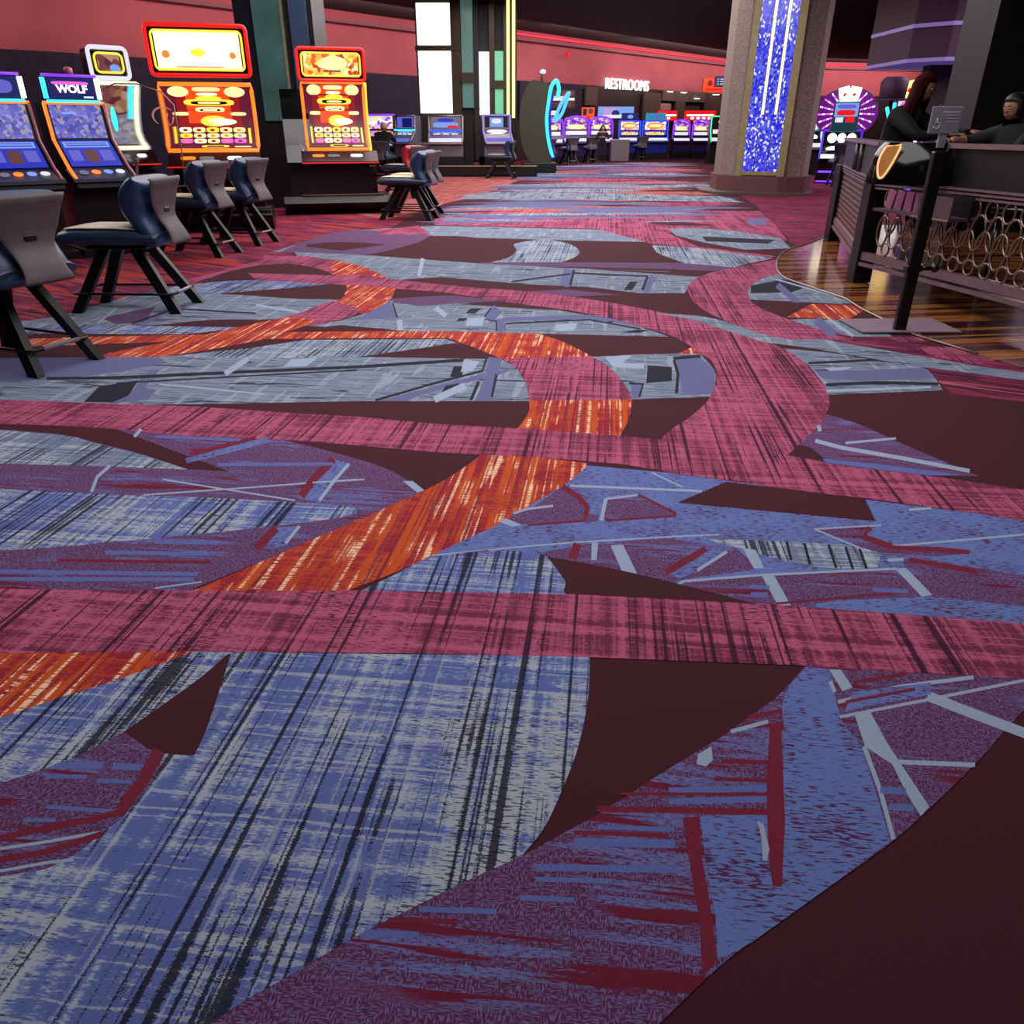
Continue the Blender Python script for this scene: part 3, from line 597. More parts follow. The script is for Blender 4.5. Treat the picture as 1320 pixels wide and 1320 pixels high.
# ------------------------------------------------------------------ slot machines (front faces -y)
def uvmap(prof, w):
    """prof: curve of (y,z) from bottom to top; returns f(u,v,off)"""
    d = [0]
    for a, b in zip(prof, prof[1:]): d.append(d[-1] + math.hypot(b[0] - a[0], b[1] - a[1]))
    def f(u, v, off=0.0):
        s = v * d[-1]; i = 0
        while i < len(prof) - 2 and d[i + 1] < s: i += 1
        t = (s - d[i]) / (d[i + 1] - d[i]); a, b = prof[i], prof[i + 1]
        ty, tz = (b[0] - a[0]), (b[1] - a[1]); L = math.hypot(ty, tz)
        return ((u - .5) * w, a[0] + ty * t - tz / L * off, a[1] + tz * t + ty / L * off)
    return f
def art(mb, f, kind, u0, v0, u1, v1, mat, off=.004):
    if kind == 'r':
        n = max(1, int((v1 - v0) * 16)); rows = [[f(u0, v0 + (v1 - v0) * i / n, off), f(u1, v0 + (v1 - v0) * i / n, off)] for i in range(n + 1)]
        mb.grid(rows, mat)
    else:
        n = 16; cx, cy, rx, ry = (u0 + u1) / 2, (v0 + v1) / 2, (u1 - u0) / 2, (v1 - v0) / 2
        e = .55 if kind == 'p' else 1
        mb.add([f(cx + rx * math.copysign(abs(math.cos(2 * PI * k / n)) ** e, math.cos(2 * PI * k / n)), cy + ry * math.copysign(abs(math.sin(2 * PI * k / n)) ** e, math.sin(2 * PI * k / n)), off) for k in range(n)], [tuple(range(n))], mat)
def red_art():
    A = [('r', 0, 0, 1, 1, gMR, 0), ('r', .14, .38, .86, .99, gDR, .002), ('r', .25, .45, .75, .96, gOB, .003),
         ('e', .06, .82, .30, .97, gCr), ('e', .70, .82, .94, .97, gCr), ('p', .34, .90, .66, .96, gCr), ('p', .38, .84, .62, .88, gWY), ('p', .22, .70, .80, .79, gY), ('p', .30, .715, .72, .765, gK, .006), ('p', .38, .725, .64, .755, gCr, .008), ('e', .36, .76, .66, .84, gY, .005),
         ('p', .34, .61, .68, .68, gCr), ('p', .39, .62, .63, .655, gK, .006), ('r', .43, .628, .59, .648, gWY, .008), ('p', .08, .56, .26, .61, gCr), ('p', .74, .56, .92, .61, gCr), ('e', .38, .40, .70, .56, gY), ('e', .44, .42, .80, .52, gWY, .006)]
    rnd = random.Random(5)
    for r in range(3):
        for c in range(5):
            x = .12 + c * .155; y = .135 + r * .087
            A.append(('p', x + .006, y + .006, x + .148, y + .08, rnd.choice([gY, gCr, gWY, gCr]) if (r, c) not in ((0, 0), (0, 3), (0, 4)) else gP, .005))
            A.append(('e', x + .045, y + .02, x + .10, y + .06, rnd.choice([gO, gDR, gO, gLB]), .007))
    A += [('p', .36, .06, .68, .105, gY), ('r', .42, .07, .62, .095, gK, .006), ('p', .1, .065, .28, .09, gBr), ('p', .74, .065, .94, .09, gCr), ('r', .06, .14, .09, .4, gY), ('r', .92, .14, .95, .38, gY)]
    return A
def curve_machine(name, label, loc, rz, w, prof, sa, frame, topbox, deckw=None, side=None, group=None, trim=None, body=None, deck_glow=None):
    """tall cabinet with a curved portrait screen; prof = (y,z) curve of the screen bottom->top"""
    body = body or gloss; t = thing(name, label, 'slot machine', loc, rz, group); f = uvmap(prof, w); zb, zt = prof[0][1], prof[-1][1]; yb = prof[0][0]
    dw = deckw or w + .1
    mb = MB(); out = [(.5, .35), (.5, zt)] + [(y + .05, z) for y, z in prof[::-1]] + [(yb - .16, zb - .16), (yb - .20, zb - .24), (yb + .02, zb - .30), (yb + .02, .35)]
    mb.prism(out, w * 1.0, body, 'x'); mb.build('cabinet', t)
    mb = MB(); mb.prism([(.6, 0), (.6, .35), (yb - .02, .35), (yb - .1, .25), (yb + .12, 0)], dw * 1.1, black, 'x'); mb.build('base', t)
    mb = MB(); mb.box((0, yb - .08, .36), (dw * 1.1, .05, .035), brownm, bev=.008); mb.build('base_trim', t)
    mb = MB()
    for a in sa: art(mb, f, *a)
    mb.build('screen', t)
    mb = MB(); e = .02; path = [f(-.0 - e, v / 12, .01) for v in range(13)] + [f(1 + e, v / 12, .01) for v in range(12, -1, -1)]
    mb.tube(path, .030, frame, 8, True); mb.build('screen_frame', t)
    if side:
        mb = MB(); mb.tube([(w / 2 + .06, f(0, v / 12)[1] + .10, f(0, v / 12)[2]) for v in range(13)], .035, side, 8); mb.build('side_light', t)
    mb = MB(); mb.prism([(yb - .02, zb - .02), (yb - .24, zb - .20), (yb - .24, zb - .235), (yb, zb - .235)], dw, plain('deck_dark_red', '2a0a16', .2), 'x')
    d = mb.build('button_deck', t)
    mb = MB(); mb.box((0, yb - .25, zb - .225), (dw + .02, .02, .02), trim or gR, bev=.006); mb.build('deck_light', d)
    for bx, bm_ in ((-.28, gO), (-.08, gGr), (.22, gW)):
        mb = MB(); g_ = uvmap([(yb - .24, zb - .19), (yb - .02, zb - .01)], dw); art(mb, g_, 'p', .5 + bx - .08, .35, .5 + bx + .08, .62, bm_, .006); mb.build('button', d)
    mb = MB(); mb.prism([(yb + .01, zb - .3), (yb + .01, .36), (yb + .0, .36), (yb + .0, zb - .3)], dw * .96, plain('door_dark_red', '1a080e', .15), 'x'); mb.build('lower_door', t)
    if topbox:
        tw, th, zc, fr, scr = topbox
        mb = MB(); mb.box((0, .12, zc), (tw, .42, th), body, bev=.05); tb = mb.build('top_box', t)
        g_ = uvmap([(-.10, zc - th / 2 + .06), (-.10, zc + th / 2 - .06)], tw - .22); mb = MB()
        for a in scr: art(mb, g_, *a)
        mb.build('top_screen', tb)
        for q, rr in ((.0, .03), (.075, .016)):
            x1, z1 = tw / 2 - q, th / 2 - q; p_ = []
            for sx, sz, a0 in ((1, 1, 0), (-1, 1, 90), (-1, -1, 180), (1, -1, 270)):
                for a in range(0, 91, 30): r_ = math.radians(a0 + a); p_.append((sx * (x1 - .06) + .06 * math.cos(r_), -.105 - q * .1, zc + sz * (z1 - .06) + .06 * math.sin(r_)))
            mb = MB(); mb.tube(p_, rr, fr if q == 0 else gY, 8, True); mb.build('frame_light', tb)
    return t
arch = [(-.10, 1.16), (-.02, 1.26), (.06, 1.42), (.10, 1.60), (.11, 1.80), (.09, 2.0), (.05, 2.20)]
def lift(p, z0, z1, k=1.0): a, b = p[0][1], p[-1][1]; return [(y * k, z0 + (z - a) / (b - a) * (z1 - z0)) for y, z in p]
ra = red_art()
top_red = [('r', 0, 0, 1, 1, gWY, 0), ('p', .05, .1, .95, .9, gW, .003), ('e', .40, .35, .58, .55, gY, .006), ('p', .2, .08, .8, .12, gO, .006), ('e', .06, .3, .16, .5, gO, .006), ('e', .86, .3, .94, .48, gO, .006)]
top_red2 = [('r', 0, 0, 1, 1, scr_warm, 0), ('e', .3, .25, .8, .85, gCr, .004), ('r', .35, .2, .65, .27, gBr, .006)]
Y3 = 13.6
m3 = curve_machine('slot_machine', 'wide red slot machine with orange frame light, left of the green glass pillar', (-4.80, Y3, FL), math.radians(13), 1.32, lift(arch, 1.22, 2.16), ra, gO, (1.44, .66, 2.60, gR, top_red), 1.4)
Y4 = 16.6
m4 = curve_machine('slot_machine', 'narrow red slot machine with yellow side light, right of the green glass pillar', (-3.42, Y4, FL), math.radians(15), 1.12, lift(arch, 1.17, 2.33, 1.6), ra, gO, (1.22, .52, 2.61, gR, top_red2), 1.45, side=gY)
# chrome ribs on the left flank of machine 4
for k, s_ in enumerate((.0, .09)):
    mb = MB(); mb.tube([(-.66 - s_, .30, 2.1), (-.72 - s_, .34, 1.8), (-.70 - s_, .22, 1.5), (-.6 - s_, -.05, 1.2), (-.56 - s_, -.3, 1.0)], .016, chrome, 6); mb.build('side_rib', m4)
mb = MB(); mb.prism([(.9, 0), (.9, .34), (-.25, .34), (-.35, .22), (-.05, 0)], 2.1, black, 'x', -.1); mb.build('base_cabinet', m4)
mb = MB(); mb.prism([(.55, .35), (.55, 2.15), (.40, 2.22), (.22, 2.05), (.15, 1.7), (.0, 1.25), (-.2, .95), (-.2, .35)], .5, gloss, 'x', -.75); mb.build('side_wing', m4)
# curved white framed machine at far left
sa = [('r', 0, 0, 1, 1, scr_ghost, 0), ('r', .05, .55, .9, .97, scr_brown, .003), ('r', .1, .05, .9, .12, gBr, .004), ('r', .82, .5, .95, .98, gC, .004)]
m2 = curve_machine('slot_machine', 'slot machine with white framed curved screen and rainbow side light', (-6.12, 13.3, FL), math.radians(42), .62, lift([(-.06, 0), (.10, .12), (.16, .3), (.10, .55), (0, .8), (-.12, 1.05)], 1.26, 2.16, 1.3), sa, gWY, (.54, .40, 2.42, gW1, [('r', 0, 0, 1, 1, scr_brown, 0), ('e', .5, .05, .95, .45, gLB, .004)]), .8, side=gW1)
mb = MB()
for k, m_ in enumerate((gY, gP, gB, gC, gG, gY)): mb.tube([(-.52, -.05, 1.28 + (5 - k) * .13), (-.52, -.05, 1.28 + (6 - k) * .13)], .02, m_, 6)
mb.build('rainbow_light', m2)
mb = MB(); 
for k, m_ in enumerate((gB, gG, gOB)): mb.box((-.43, -.02, 1.75 - k * .17), (.12, .03, .16), m_, bev=.01)
mb.build('side_panel', m2)

def two_screen(name, label, loc, rz, w, upart, lowart, top, frame, group=None):
    """two stacked flat screens, the lower one leaning to the player, over a deck"""
    t = thing(name, label, 'slot machine', loc, rz, group)
    mb = MB(); mb.prism([(.55, .1), (.55, 1.95), (.18, 1.95), (.10, 1.50), (-.30, 1.16), (-.55, 1.02), (-.60, .92), (-.2, .82), (-.2, .1)], w, black, 'x'); mb.build('cabinet', t)
    mb = MB(); mb.box((0, .15, .05), (w + .1, 1.0, .10), black); mb.build('base', t)
    g = uvmap([(.085, 1.52), (.155, 1.93)], w - .12); mb = MB(); [art(mb, g, *a) for a in upart]; mb.build('upper_screen', t)
    g = uvmap([(-.30, 1.175), (.07, 1.49)], w - .12); mb = MB(); [art(mb, g, *a) for a in lowart]; mb.build('lower_screen', t)
    for s_ in (-1, 1):
        mb = MB(); x = s_ * (w / 2 - .01); mb.tube([(x, .13, 1.95), (x, .07, 1.50), (x, -.32, 1.17), (x, -.56, 1.03)], .022, frame if s_ < 0 else plain('rose_trim', 'c07a80', .3, .3), 8); mb.build('edge_light', t)
    mb = MB(); mb.tube([(-w / 2, .14, 1.955), (w / 2, .14, 1.955)], .02, frame, 8); mb.build('top_light', t)
    mb = MB(); mb.prism([(-.31, 1.15), (-.58, 1.03), (-.60, .99), (-.3, 1.08)], w + .06, plain('deck_slate', '3a3c50', .25), 'x'); d = mb.build('button_deck', t)
    g = uvmap([(-.57, 1.045), (-.33, 1.155)], w)
    for k, m_ in enumerate((gGr, gO, gLB, gW1)):
        mb = MB(); art(mb, g, 'e', .12 + k * .2, .3, .27 + k * .2, .75, m_, .006); mb.build('button', d)
    if top:
        tw, th, zc, parts_, txt = top
        mb = MB(); mb.box((0, .22, zc), (tw, .22, th), plain('topper_blue', '10145a', .3), bev=.04); tb = mb.build('topper', t)
        g = uvmap([(.105, zc - th / 2 + .03), (.105, zc + th / 2 - .03)], tw - .1); mb = MB(); [art(mb, g, *a) for a in parts_]; mb.build('topper_screen', tb)
        if txt: text('lettering', txt, .13, gW, tb, (0, .094, zc - .01), w=tw * .58, bold=.004)
        for s_ in (-1, 1):
            mb = MB(); mb.tube([(s_ * tw / 2, .10, zc - th / 2 + .03), (s_ * tw / 2, .10, zc + th / 2 - .03)], .03, gC if s_ < 0 else gW, 8); mb.build('side_light', tb)
        mb = MB(); mb.tube([(-tw / 2, .10, zc - th / 2), (tw / 2, .10, zc - th / 2)], .018, gC, 8); mb.build('rim_light', tb); mb = MB(); mb.tube([(-tw / 2, .10, zc + th / 2), (tw / 2, .10, zc + th / 2)], .018, gPu, 8); mb.build('rim_light', tb)
    return t
wolf_low = [('r', 0, 0, 1, 1, gB, 0), ('r', .05, .72, .95, .95, gLB, .003), ('r', .36, .15, .62, .62, gBr, .003), ('r', .08, .2, .3, .62, gPeri, .003), ('r', .68, .2, .92, .62, gPeri, .003), ('r', .1, .78, .9, .82, gB, .005), ('r', .1, .87, .9, .9, gB, .005)]
wolf_up = [('r', 0, 0, 1, 1, scr_blue, 0), ('e', .03, .55, .12, .95, gPeri, .003), ('p', .2, .72, .5, .8, gLB, .003)]
wt = (.64, .31, 2.13, [('r', 0, 0, 1, 1, gDB, 0), ('p', .08, .68, .9, .84, gP, .003), ('r', .74, .06, .95, .12, gW, .003)], 'WOLF')
mw = two_screen('slot_machine', 'slot machine whose blue topper reads WOLF, amber edge lights, blue reel screens', (-5.62, 11.15, FL), math.radians(42), .74, wolf_up, wolf_low, wt, gO)
mb = MB(); mb.lathe([(.05, 0), (.05, .09), (.02, .11)], plain('candle_pink', 'e07a80', .3), (.05, .25, 2.29)); mb.build('service_light', mw)
mb = MB(); mb.ell((.41, -.02, 1.76), (.035, .03, .16), gC); mb.build('side_lamp', mw)
mn = two_screen('slot_machine', 'slot machine left of the wolf machine, only its blue slanted screen in the photo', (-6.28, 10.55, FL), math.radians(42), .74, wolf_up, wolf_low, (.64, .31, 2.13, [('r', 0, 0, 1, 1, gDB, 0), ('p', .08, .2, .9, .84, gPeri, .003)], None), gO)
mw.scale = mn.scale = (1, 1, .94)
# acrylic privacy shield with a pink emblem
acr = N('clear_acrylic'); acr.done('dfe8ee', .05, Transmission_Weight=1.0, IOR=1.1, Alpha=.35); acr = acr.m
t = thing('privacy_shield', 'clear rounded acrylic shield with a pale pink emblem', 'shield', (-5.45, 12.65, FL), math.radians(10))
mb = MB(); o_ = [(-.62, .75), (.42, .75), (.46, 1.25), (.46, 1.85), (.32, 2.02), (.0, 2.12), (-.3, 2.12), (-.62, 2.0)]; mb.prism(o_, .012, acr, 'y'); mb.build('panel', t)
mb = MB(); mb.tube([(x, 0, z) for x, z in o_], .010, plain('shield_rim', '9c8e78', .3, .5), 6, True); mb.build('rim', t)
mb = MB(); mb.box((-.1, 0, .38), (.9, .12, .76), black, bev=.02); mb.build('stand', t)
pk = plain('emblem_pink', 'e09a92', .5, Emission_Color=lin('e09a92'), Emission_Strength=.25)
mb = MB(); mb.tube([(.30 + .13 * math.cos(a) * (1.2), -.02, 1.70 + .12 * math.sin(a)) for a in [math.radians(q) for q in range(40, 250, 15)]], [.008 + .032 * math.sin(PI * k / 13) for k in range(14)], pk, 6, flat=.3)
mb.tube([(.36, -.02, 1.75), (.33, -.02, 1.66), (.36, -.02, 1.58), (.41, -.02, 1.62), (.43, -.02, 1.70)], .009, pk, 6, flat=.3); mb.build('emblem', t)

# ------------------------------------------------------------------ middle machines
def small_machine(label, loc, rz, w, h, bodym, frame, up, low, fan=None, group=None, top=None, bar=None, arch_top=False, name='slot_machine'):
    t = thing(name, label, 'slot machine', loc, rz, group); s = h / 2.0
    mb = MB(); pr = [(.45, .0), (.45, 1.9 * s), (.12, 1.9 * s), (.10, 1.30 * s), (-.12, 1.05 * s), (-.30, .92 * s), (-.32, .84 * s), (-.05, .76 * s), (-.05, 0)]; mb.prism(pr, w, bodym, 'x'); mb.build('cabinet', t)
    mb = MB(); mb.box((0, .15, .15), (w + .08, .75, .30), black); mb.build('base', t)
    g = uvmap([(.105, 1.42 * s), (.105, 1.86 * s)], w * .84); mb = MB(); [art(mb, g, *a) for a in up]; mb.build('upper_screen', t)
    g = uvmap([(-.02, 1.10 * s), (.09, 1.38 * s)], w * .84); mb = MB(); [art(mb, g, *a) for a in low]; mb.build('reel_window', t)
    mb = MB(); mb.prism([(-.11, 1.06 * s), (-.30, .925 * s), (-.28, .90 * s), (-.1, .98 * s)], w * .96, bar or gW1, 'x'); mb.build('button_deck', t)
    if arch_top:
        p_ = [(-w / 2, .08, 1.0 * s)] + [(-w / 2 * math.cos(a), .09, 1.7 * s + .32 * s * math.sin(a)) for a in [PI * k / 10 for k in range(11)]] + [(w / 2, .08, 1.0 * s)]
        mb = MB(); mb.tube(p_, .05, frame, 8); mb.build('arch_light', t)
        mb = MB(); mb.prism([(-w / 2 * math.cos(PI * k / 12), 1.88 * s + .14 * s * math.sin(PI * k / 12)) for k in range(13)], .2, scr_purple, 'y', .2); mb.build('header', t)
    else:
        for s_ in (-1, 1):
            mb = MB(); mb.tube([(s_ * w / 2, .08, 1.9 * s), (s_ * w / 2, .06, 1.3 * s), (s_ * w / 2, -.14, 1.05 * s), (s_ * w / 2, -.3, .9 * s)], .035, frame, 8); mb.build('edge_light', t)
        mb = MB(); mb.tube([(-w / 2, .08, 1.9 * s), (w / 2, .08, 1.9 * s)], .03, frame, 8); mb.build('top_light', t)
    if top:
        tw, th, m1, m2_ = top
        mb = MB(); mb.box((0, .2, 1.93 * s + th / 2), (tw, .2, th), m1, bev=.03); tb = mb.build('topper', t)
        mb = MB(); g = uvmap([(.09, 1.93 * s + .04), (.09, 1.93 * s + th - .04)], tw * .85); art(mb, g, 'p', .05, .05, .95, .95, m1); art(mb, g, 'e', .3, .15, .7, .85, m2_, .008); mb.build('topper_picture', tb)
    return t
silver = plain('silver_cabinet', '8d8494', .35, .5)
low3 = [('r', 0, 0, 1, 1, gGr, 0), ('p', .06, .05, .32, .45, gW), ('p', .37, .05, .63, .45, gW), ('p', .68, .05, .94, .45, gW), ('e', .08, .55, .92, .95, gLB)]
small_machine('silver slot machine with a bright blue light bar, facing the aisle squarely', (W(574, 170, 30).x, 30.2, FL + .335), 0, 1.2, 1.68, silver, plain('silver_trim', '9a8f8a', .3, .7), [('r', 0, 0, 1, 1, gGr, 0), ('p', .05, .1, .95, .55, gLB, .003), ('e', .2, .55, .8, .9, gB, .004), ('p', .55, .06, .95, .28, gR, .006)], low3, bar=gW1)
lastm = [x for x in COL.objects if x.name.startswith('slot_machine') and x.parent is None][-1]
o = MB(); o.box((0, .02, 1.12), (1.15, .06, .06), glow('bar_blue', '2a50ff', 1.6), bev=.01); b_ = o.build('light_bar', lastm)
small_machine('silver slot machine with violet edge lights, slanted beside the giant round game', (W(641, 170, 30).x, 30.2, FL + .335), math.radians(18), 1.0, 1.70, silver, glow('edge_violet', '9a86d8', .9), [('r', 0, 0, 1, 1, gK, 0), ('r', .2, .1, .8, .9, gLB, .003), ('p', .3, .4, .7, .8, gW1, .005)], [('r', 0, 0, 1, 1, gK, 0), ('e', .05, .5, .95, .95, gW), ('p', .15, .05, .85, .45, gW)], bar=gPeri)
small_machine('silver slot machine with a teal light bar, turned away, right of the blond player', (W(520, 170, 30).x, 30.2, FL + .335), math.radians(-30), .85, 1.68, silver, plain('silver_trim', '9a8f8a', .3, .7), [('r', 0, 0, 1, 1, gPeri, 0), ('r', .3, .1, .9, .9, gDB, .003)], low3, bar=gPeri)
lastm = [x for x in COL.objects if x.name.startswith('slot_machine') and x.parent is None][-1]
mb = MB(); mb.box((0, .02, 1.15), (.9, .06, .05), gC, bev=.01); mb.build('light_bar', lastm)
small_machine('bright white and pink slot machine the blond player sits at', (W(484, 160, 31.5).x, 32.2, FL), 0, 1.25, 2.1, dgrey, gPu, [('r', 0, 0, 1, 1, scr_mix, 0)], [('r', 0, 0, 1, 1, scr_purple, 0)])
# platform under the middle machines
mb = MB(); mb.box((0, 0, .17), (6.0, 1.5, .32), black, bev=.02); pf = mb.build('machine_plinth', None, (-2.1, 30.35, FL))
tag(pf, 'long black plinth with a tan edge under the silver machines', 'plinth')
mb = MB(); mb.box((0, -.76, .34), (6.0, .04, .04), plain('tan_edge', 'a08a60', .4), bev=.01); mb.build('edge_trim', pf)
# dark partition behind them
mb = MB(); mb.box((0, 0, .8), (.5, .3, 1.6), black); tag(mb.build('divider_cabinet', None, (-1.66, 30.95, FL + .335)), 'black cabinet divider between the silver machines', 'cabinet')
# giant round game
t = thing('round_game', 'giant dark round game standing tall with cyan neon ribbon on its face edge', 'game machine', (.95, 32.6, FL), 0)
olive = plain('olive_shell', '3d3d2a', .5)
mb = MB(); oc = [(.55, .35)] + [(-.05 - .62 * math.sin(a), 1.75 + 1.42 * -math.cos(a)) for a in [PI * k / 14 for k in range(1, 14)]] + [(.40, 3.05), (.45, 2.2), (.55, 1.2)]
mb.prism(oc, .9, olive, 'y'); mb.build('shell', t)
mb = MB(); pts = cr([(.62, -.5, .55), (.45, -.5, 1.1), (.36, -.5, 1.8), (.42, -.5, 2.4), (.50, -.5, 2.9), (.68, -.5, 3.1), (.78, -.5, 2.85), (.74, -.5, 2.55)], 5); mb.tube(pts, .07, gC, 8); mb.build('neon_ribbon', t)
mb = MB(); pts = cr([(.62, -.5, 1.75), (.85, -.5, 2.3), (1.15, -.5, 2.72), (1.1, -.5, 2.5), (.9, -.5, 2.0), (.64, -.5, 1.75)], 5); mb.tube(pts, .06, glow('neon_light_blue', '5ac0ff', 1.3), 8); mb.build('neon_leaf', t)
mb = MB(); mb.prism([(.55, .5), (.70, .5), (.55, 1.2), (.50, 2.0), (.62, 2.7), (.52, 2.7), (.40, 2.0), (.45, 1.2)], .3, glow('neon_deep_blue', '1818c0', .9), 'y', -.4); mb.build('blue_edge', t)
mb = MB(); mb.tube([(.15, 0, 3.05), (.18, 0, 3.35)], .05, taupe, 8); mb.ell((.2, 0, 3.42), (.12, .1, .08), gW1); mb.build('crown_lamp', t)
mb = MB(); mb.box((.1, 0, .18), (1.3, 1.1, .36), black, bev=.03); mb.build('base', t)

# ------------------------------------------------------------------ far row
def far(label, u, Y, w, kind, top=None, h=2.05, rz=0, dz=0):
    X = (u - 660) / px(Y, 1.5)
    if kind == 'p': m_, fr, up, lo, at = plain('purple_cabinet', '3a1860', .3), gPu, [('r', 0, 0, 1, 1, scr_purple, 0), ('p', .1, .1, .9, .55, gCr, .004)], [('r', 0, 0, 1, 1, gW1, 0), ('r', .1, .1, .9, .3, gP, .004)], True
    elif kind == 'b': m_, fr, up, lo, at = plain('blue_cabinet', '1828a0', .3), glow('edge_blue', '3050ff', 1.2), [('r', 0, 0, 1, 1, scr_mix, 0), ('e', .1, .2, .9, .9, gO, .004), ('p', .2, .4, .8, .7, gCr, .006)], [('r', 0, 0, 1, 1, gPeri, 0), ('p', .05, .2, .95, .9, scr_warm, .004)], False
    else: m_, fr, up, lo, at = black, gG, [('r', 0, 0, 1, 1, gK, 0), ('e', .2, .3, .9, .9, gCr, .004)], [('r', 0, 0, 1, 1, scr_mix, 0)], False
    return small_machine(label, (X, Y, FL + dz), rz, w, h, m_, fr, up, lo, top=top, arch_top=at, group='far row of slot machines')
far('purple arched far machine directly right of the giant round game', 706, 41.5, 1.5, 'p', h=2.0)
far('purple arched far machine, second one right of the giant round game', 743, 43, 1.25, 'p')
far('purple arched far machine behind the standing attendant', 775, 44.5, 1.2, 'p')
far('blue far machine with a dark blue topper, left of its cyan topped twin', 812, 47.5, 1.2, 'b', (.95, .36, gDB, gLB), h=2.0)
far('blue far machine with a cyan rimmed topper', 845, 47.5, 1.4, 'b', (1.1, .36, glow('topper_teal', '2a90b0', .9), gPeri), h=2.0)
far('purple far machine under the small red sign, left of two', 879, 48.5, .92, 'p', h=1.95)
far('purple far machine under the wide red sign, right of two', 904, 48.5, .92, 'p', h=1.95)
far('green framed far machine at the left edge of the mosaic column', 935, 40.5, 1.35, 'g', h=2.15)
def sign(name, label, cat, u0, v0, u1, v1, Y, mat, arts=(), depth=.12, frame=None, txt=None):
    a = W(u0, v1, Y); b = W(u1, v0, Y); w_ = b.x - a.x; h_ = b.z - a.z; c = (a + b) / 2
    mb = MB(); mb.box((0, depth / 2, 0), (w_, depth, h_), frame or black, bev=.01); o = mb.build(name, None, (c.x, Y, c.z)); tag(o, label, cat)
    g = uvmap([(-.004, -h_ / 2 + .02), (-.004, h_ / 2 - .02)], w_ - .04); mb = MB(); art(mb, g, 'r', 0, 0, 1, 1, mat, 0); [art(mb, g, *q) for q in arts]; mb.build('lit_face', o)
    return o, w_, h_
sign('far_screen', 'wide light blue video screen above the far machines', 'screen', 770, 137, 818, 153, 48.0, gLB, [('r', .15, .2, .5, .9, glow('pic_pink', 'c8a0e8', .9), .003), ('e', .38, .2, .6, .7, gDB, .005), ('p', .1, .02, .9, .3, gW1, .006)])
sign('poster', 'orange poster with dark crossed shapes at the far wall', 'poster', 749, 138, 767, 156, 47.5, gOB, [('r', .1, .4, .4, .9, gK, .004), ('e', .5, .5, .9, .95, gBr, .004), ('e', .3, .05, .7, .35, gR, .004)])
sign('red_sign', 'small red far sign with white writing lines', 'sign', 846, 142, 874, 156, 52.5, gR, [('r', .05, .45, .95, .62, gW, .003), ('e', .2, .12, .36, .36, gW, .003), ('e', .5, .12, .66, .36, gW, .003)])
sign('red_sign', 'wide red far sign with white writing lines', 'sign', 881, 142, 924, 156, 53.5, gR, [('r', .08, .45, .92, .62, gW, .003), ('e', .2, .12, .32, .36, gW, .003), ('e', .38, .12, .5, .36, gW, .003), ('e', .56, .12, .68, .36, gW, .003), ('e', .74, .12, .84, .36, gW, .003)])
sign('orange_sign', 'square orange sign with a dark figure on the pink wall', 'sign', 905, 100, 935, 119, 57.0, gOB, [('p', .1, .1, .95, .25, gR, .003), ('e', .2, .4, .45, .85, gDR, .004)])
o, w_, h_ = sign('hanging_sign', 'blue grey direction sign hanging from a rod beside the mosaic column', 'sign', 921, 98, 954, 112, 36, glow('sign_slate', '4a5a94', .6), [('r', .2, .2, .95, .28, gW1, .003), ('r', .2, .45, .95, .53, gW1, .003), ('r', .2, .7, .95, .78, gW1, .003), ('r', .08, .2, .14, .28, gW1, .003), ('r', .08, .45, .14, .53, gW1, .003), ('r', .08, .7, .14, .78, gW1, .003)])
mb = MB(); mb.tube([(0, .06, h_ / 2), (0, .06, ZT - o.location.z)], .03, blackm, 6); mb.build('rod', o)
sign('menu_board', 'lit menu board with orange and white lines behind the giant round game', 'sign', 704, 116, 742, 140, 44.6, plain('board_dark', '4a2018', .5), [('r', .3, .75, .95, .95, gBr, .003), ('r', .1, .45, .98, .56, gW, .004), ('r', .25, .6, .7, .68, gW1, .004), ('p', .4, .1, .9, .35, gBr, .004)])
sign('white_marquee', 'small white lit box right of the giant round game, above the first purple machine', 'sign', 699, 142, 721, 149, 43.0, gW1)
mb = MB(); mb.box((0, 0, .5), (.95, .7, 1.0), plain('bin_grey', '6d6468', .5), bev=.03); tb = mb.build('waste_bin', None, (W(798, 200, 43.5).x, 43.5, FL)); tag(tb, 'grey square waste bin right of the standing attendant', 'bin')
mb = MB(); mb.box((0, 0, 1.01), (1.0, .75, .03), plain('bin_top', 'c9c0b8', .4), bev=.01); mb.build('lid', tb)

# ------------------------------------------------------------------ shell of the room
pinkw = N('pink_plaster'); c = pinkw.coord(); pinkw = pinkw.done(pinkw.mix(pinkw.step(pinkw.noise(c, .6, 2, dim='3D'), .3, .7), 'a85a62', 'b8646c'), .8)
navyw = plain('navy_wallcover', '24223a', .8, var=.3, sc=4); darkw = plain('dark_wall', '2a1c20', .7, var=.2, sc=2); taupew = plain('taupe_wall', '5c4e46', .7)
def wall(name, pts, z0, z1, mat, th=.15):
    mb = MB()
    for (xa, ya), (xb, yb) in zip(pts, pts[1:]):
        d = Vector((xb - xa, yb - ya)).normalized(); n_ = Vector((-d.y, d.x)) * th
        mb.prism([(xa, ya), (xb, yb), (xb + n_.x, yb + n_.y), (xa + n_.x, ya + n_.y)], z1 - z0, mat, 'z', (z0 + z1) / 2)
    o = mb.build(name); o['kind'] = 'structure'; return o
LW = [(-52, -2.9), (-52, 4), (-27.8, 16.8), (-14.6, 27.8), (-4.2, 40.8), (-.7, 42.9)]
BW = [(-.7, 42.9), (4.1, 48.7), (16.0, 62.6), (31.3, 66.7), (68, 66.7)]
wall('wall_left', LW, ZB, ZT, pinkw); wall('wall_left_lower', LW, 0, ZB, navyw)
wall('wall_back', BW, ZB, ZT, pinkw); wall('wall_back_lower', BW, 0, ZB, darkw)
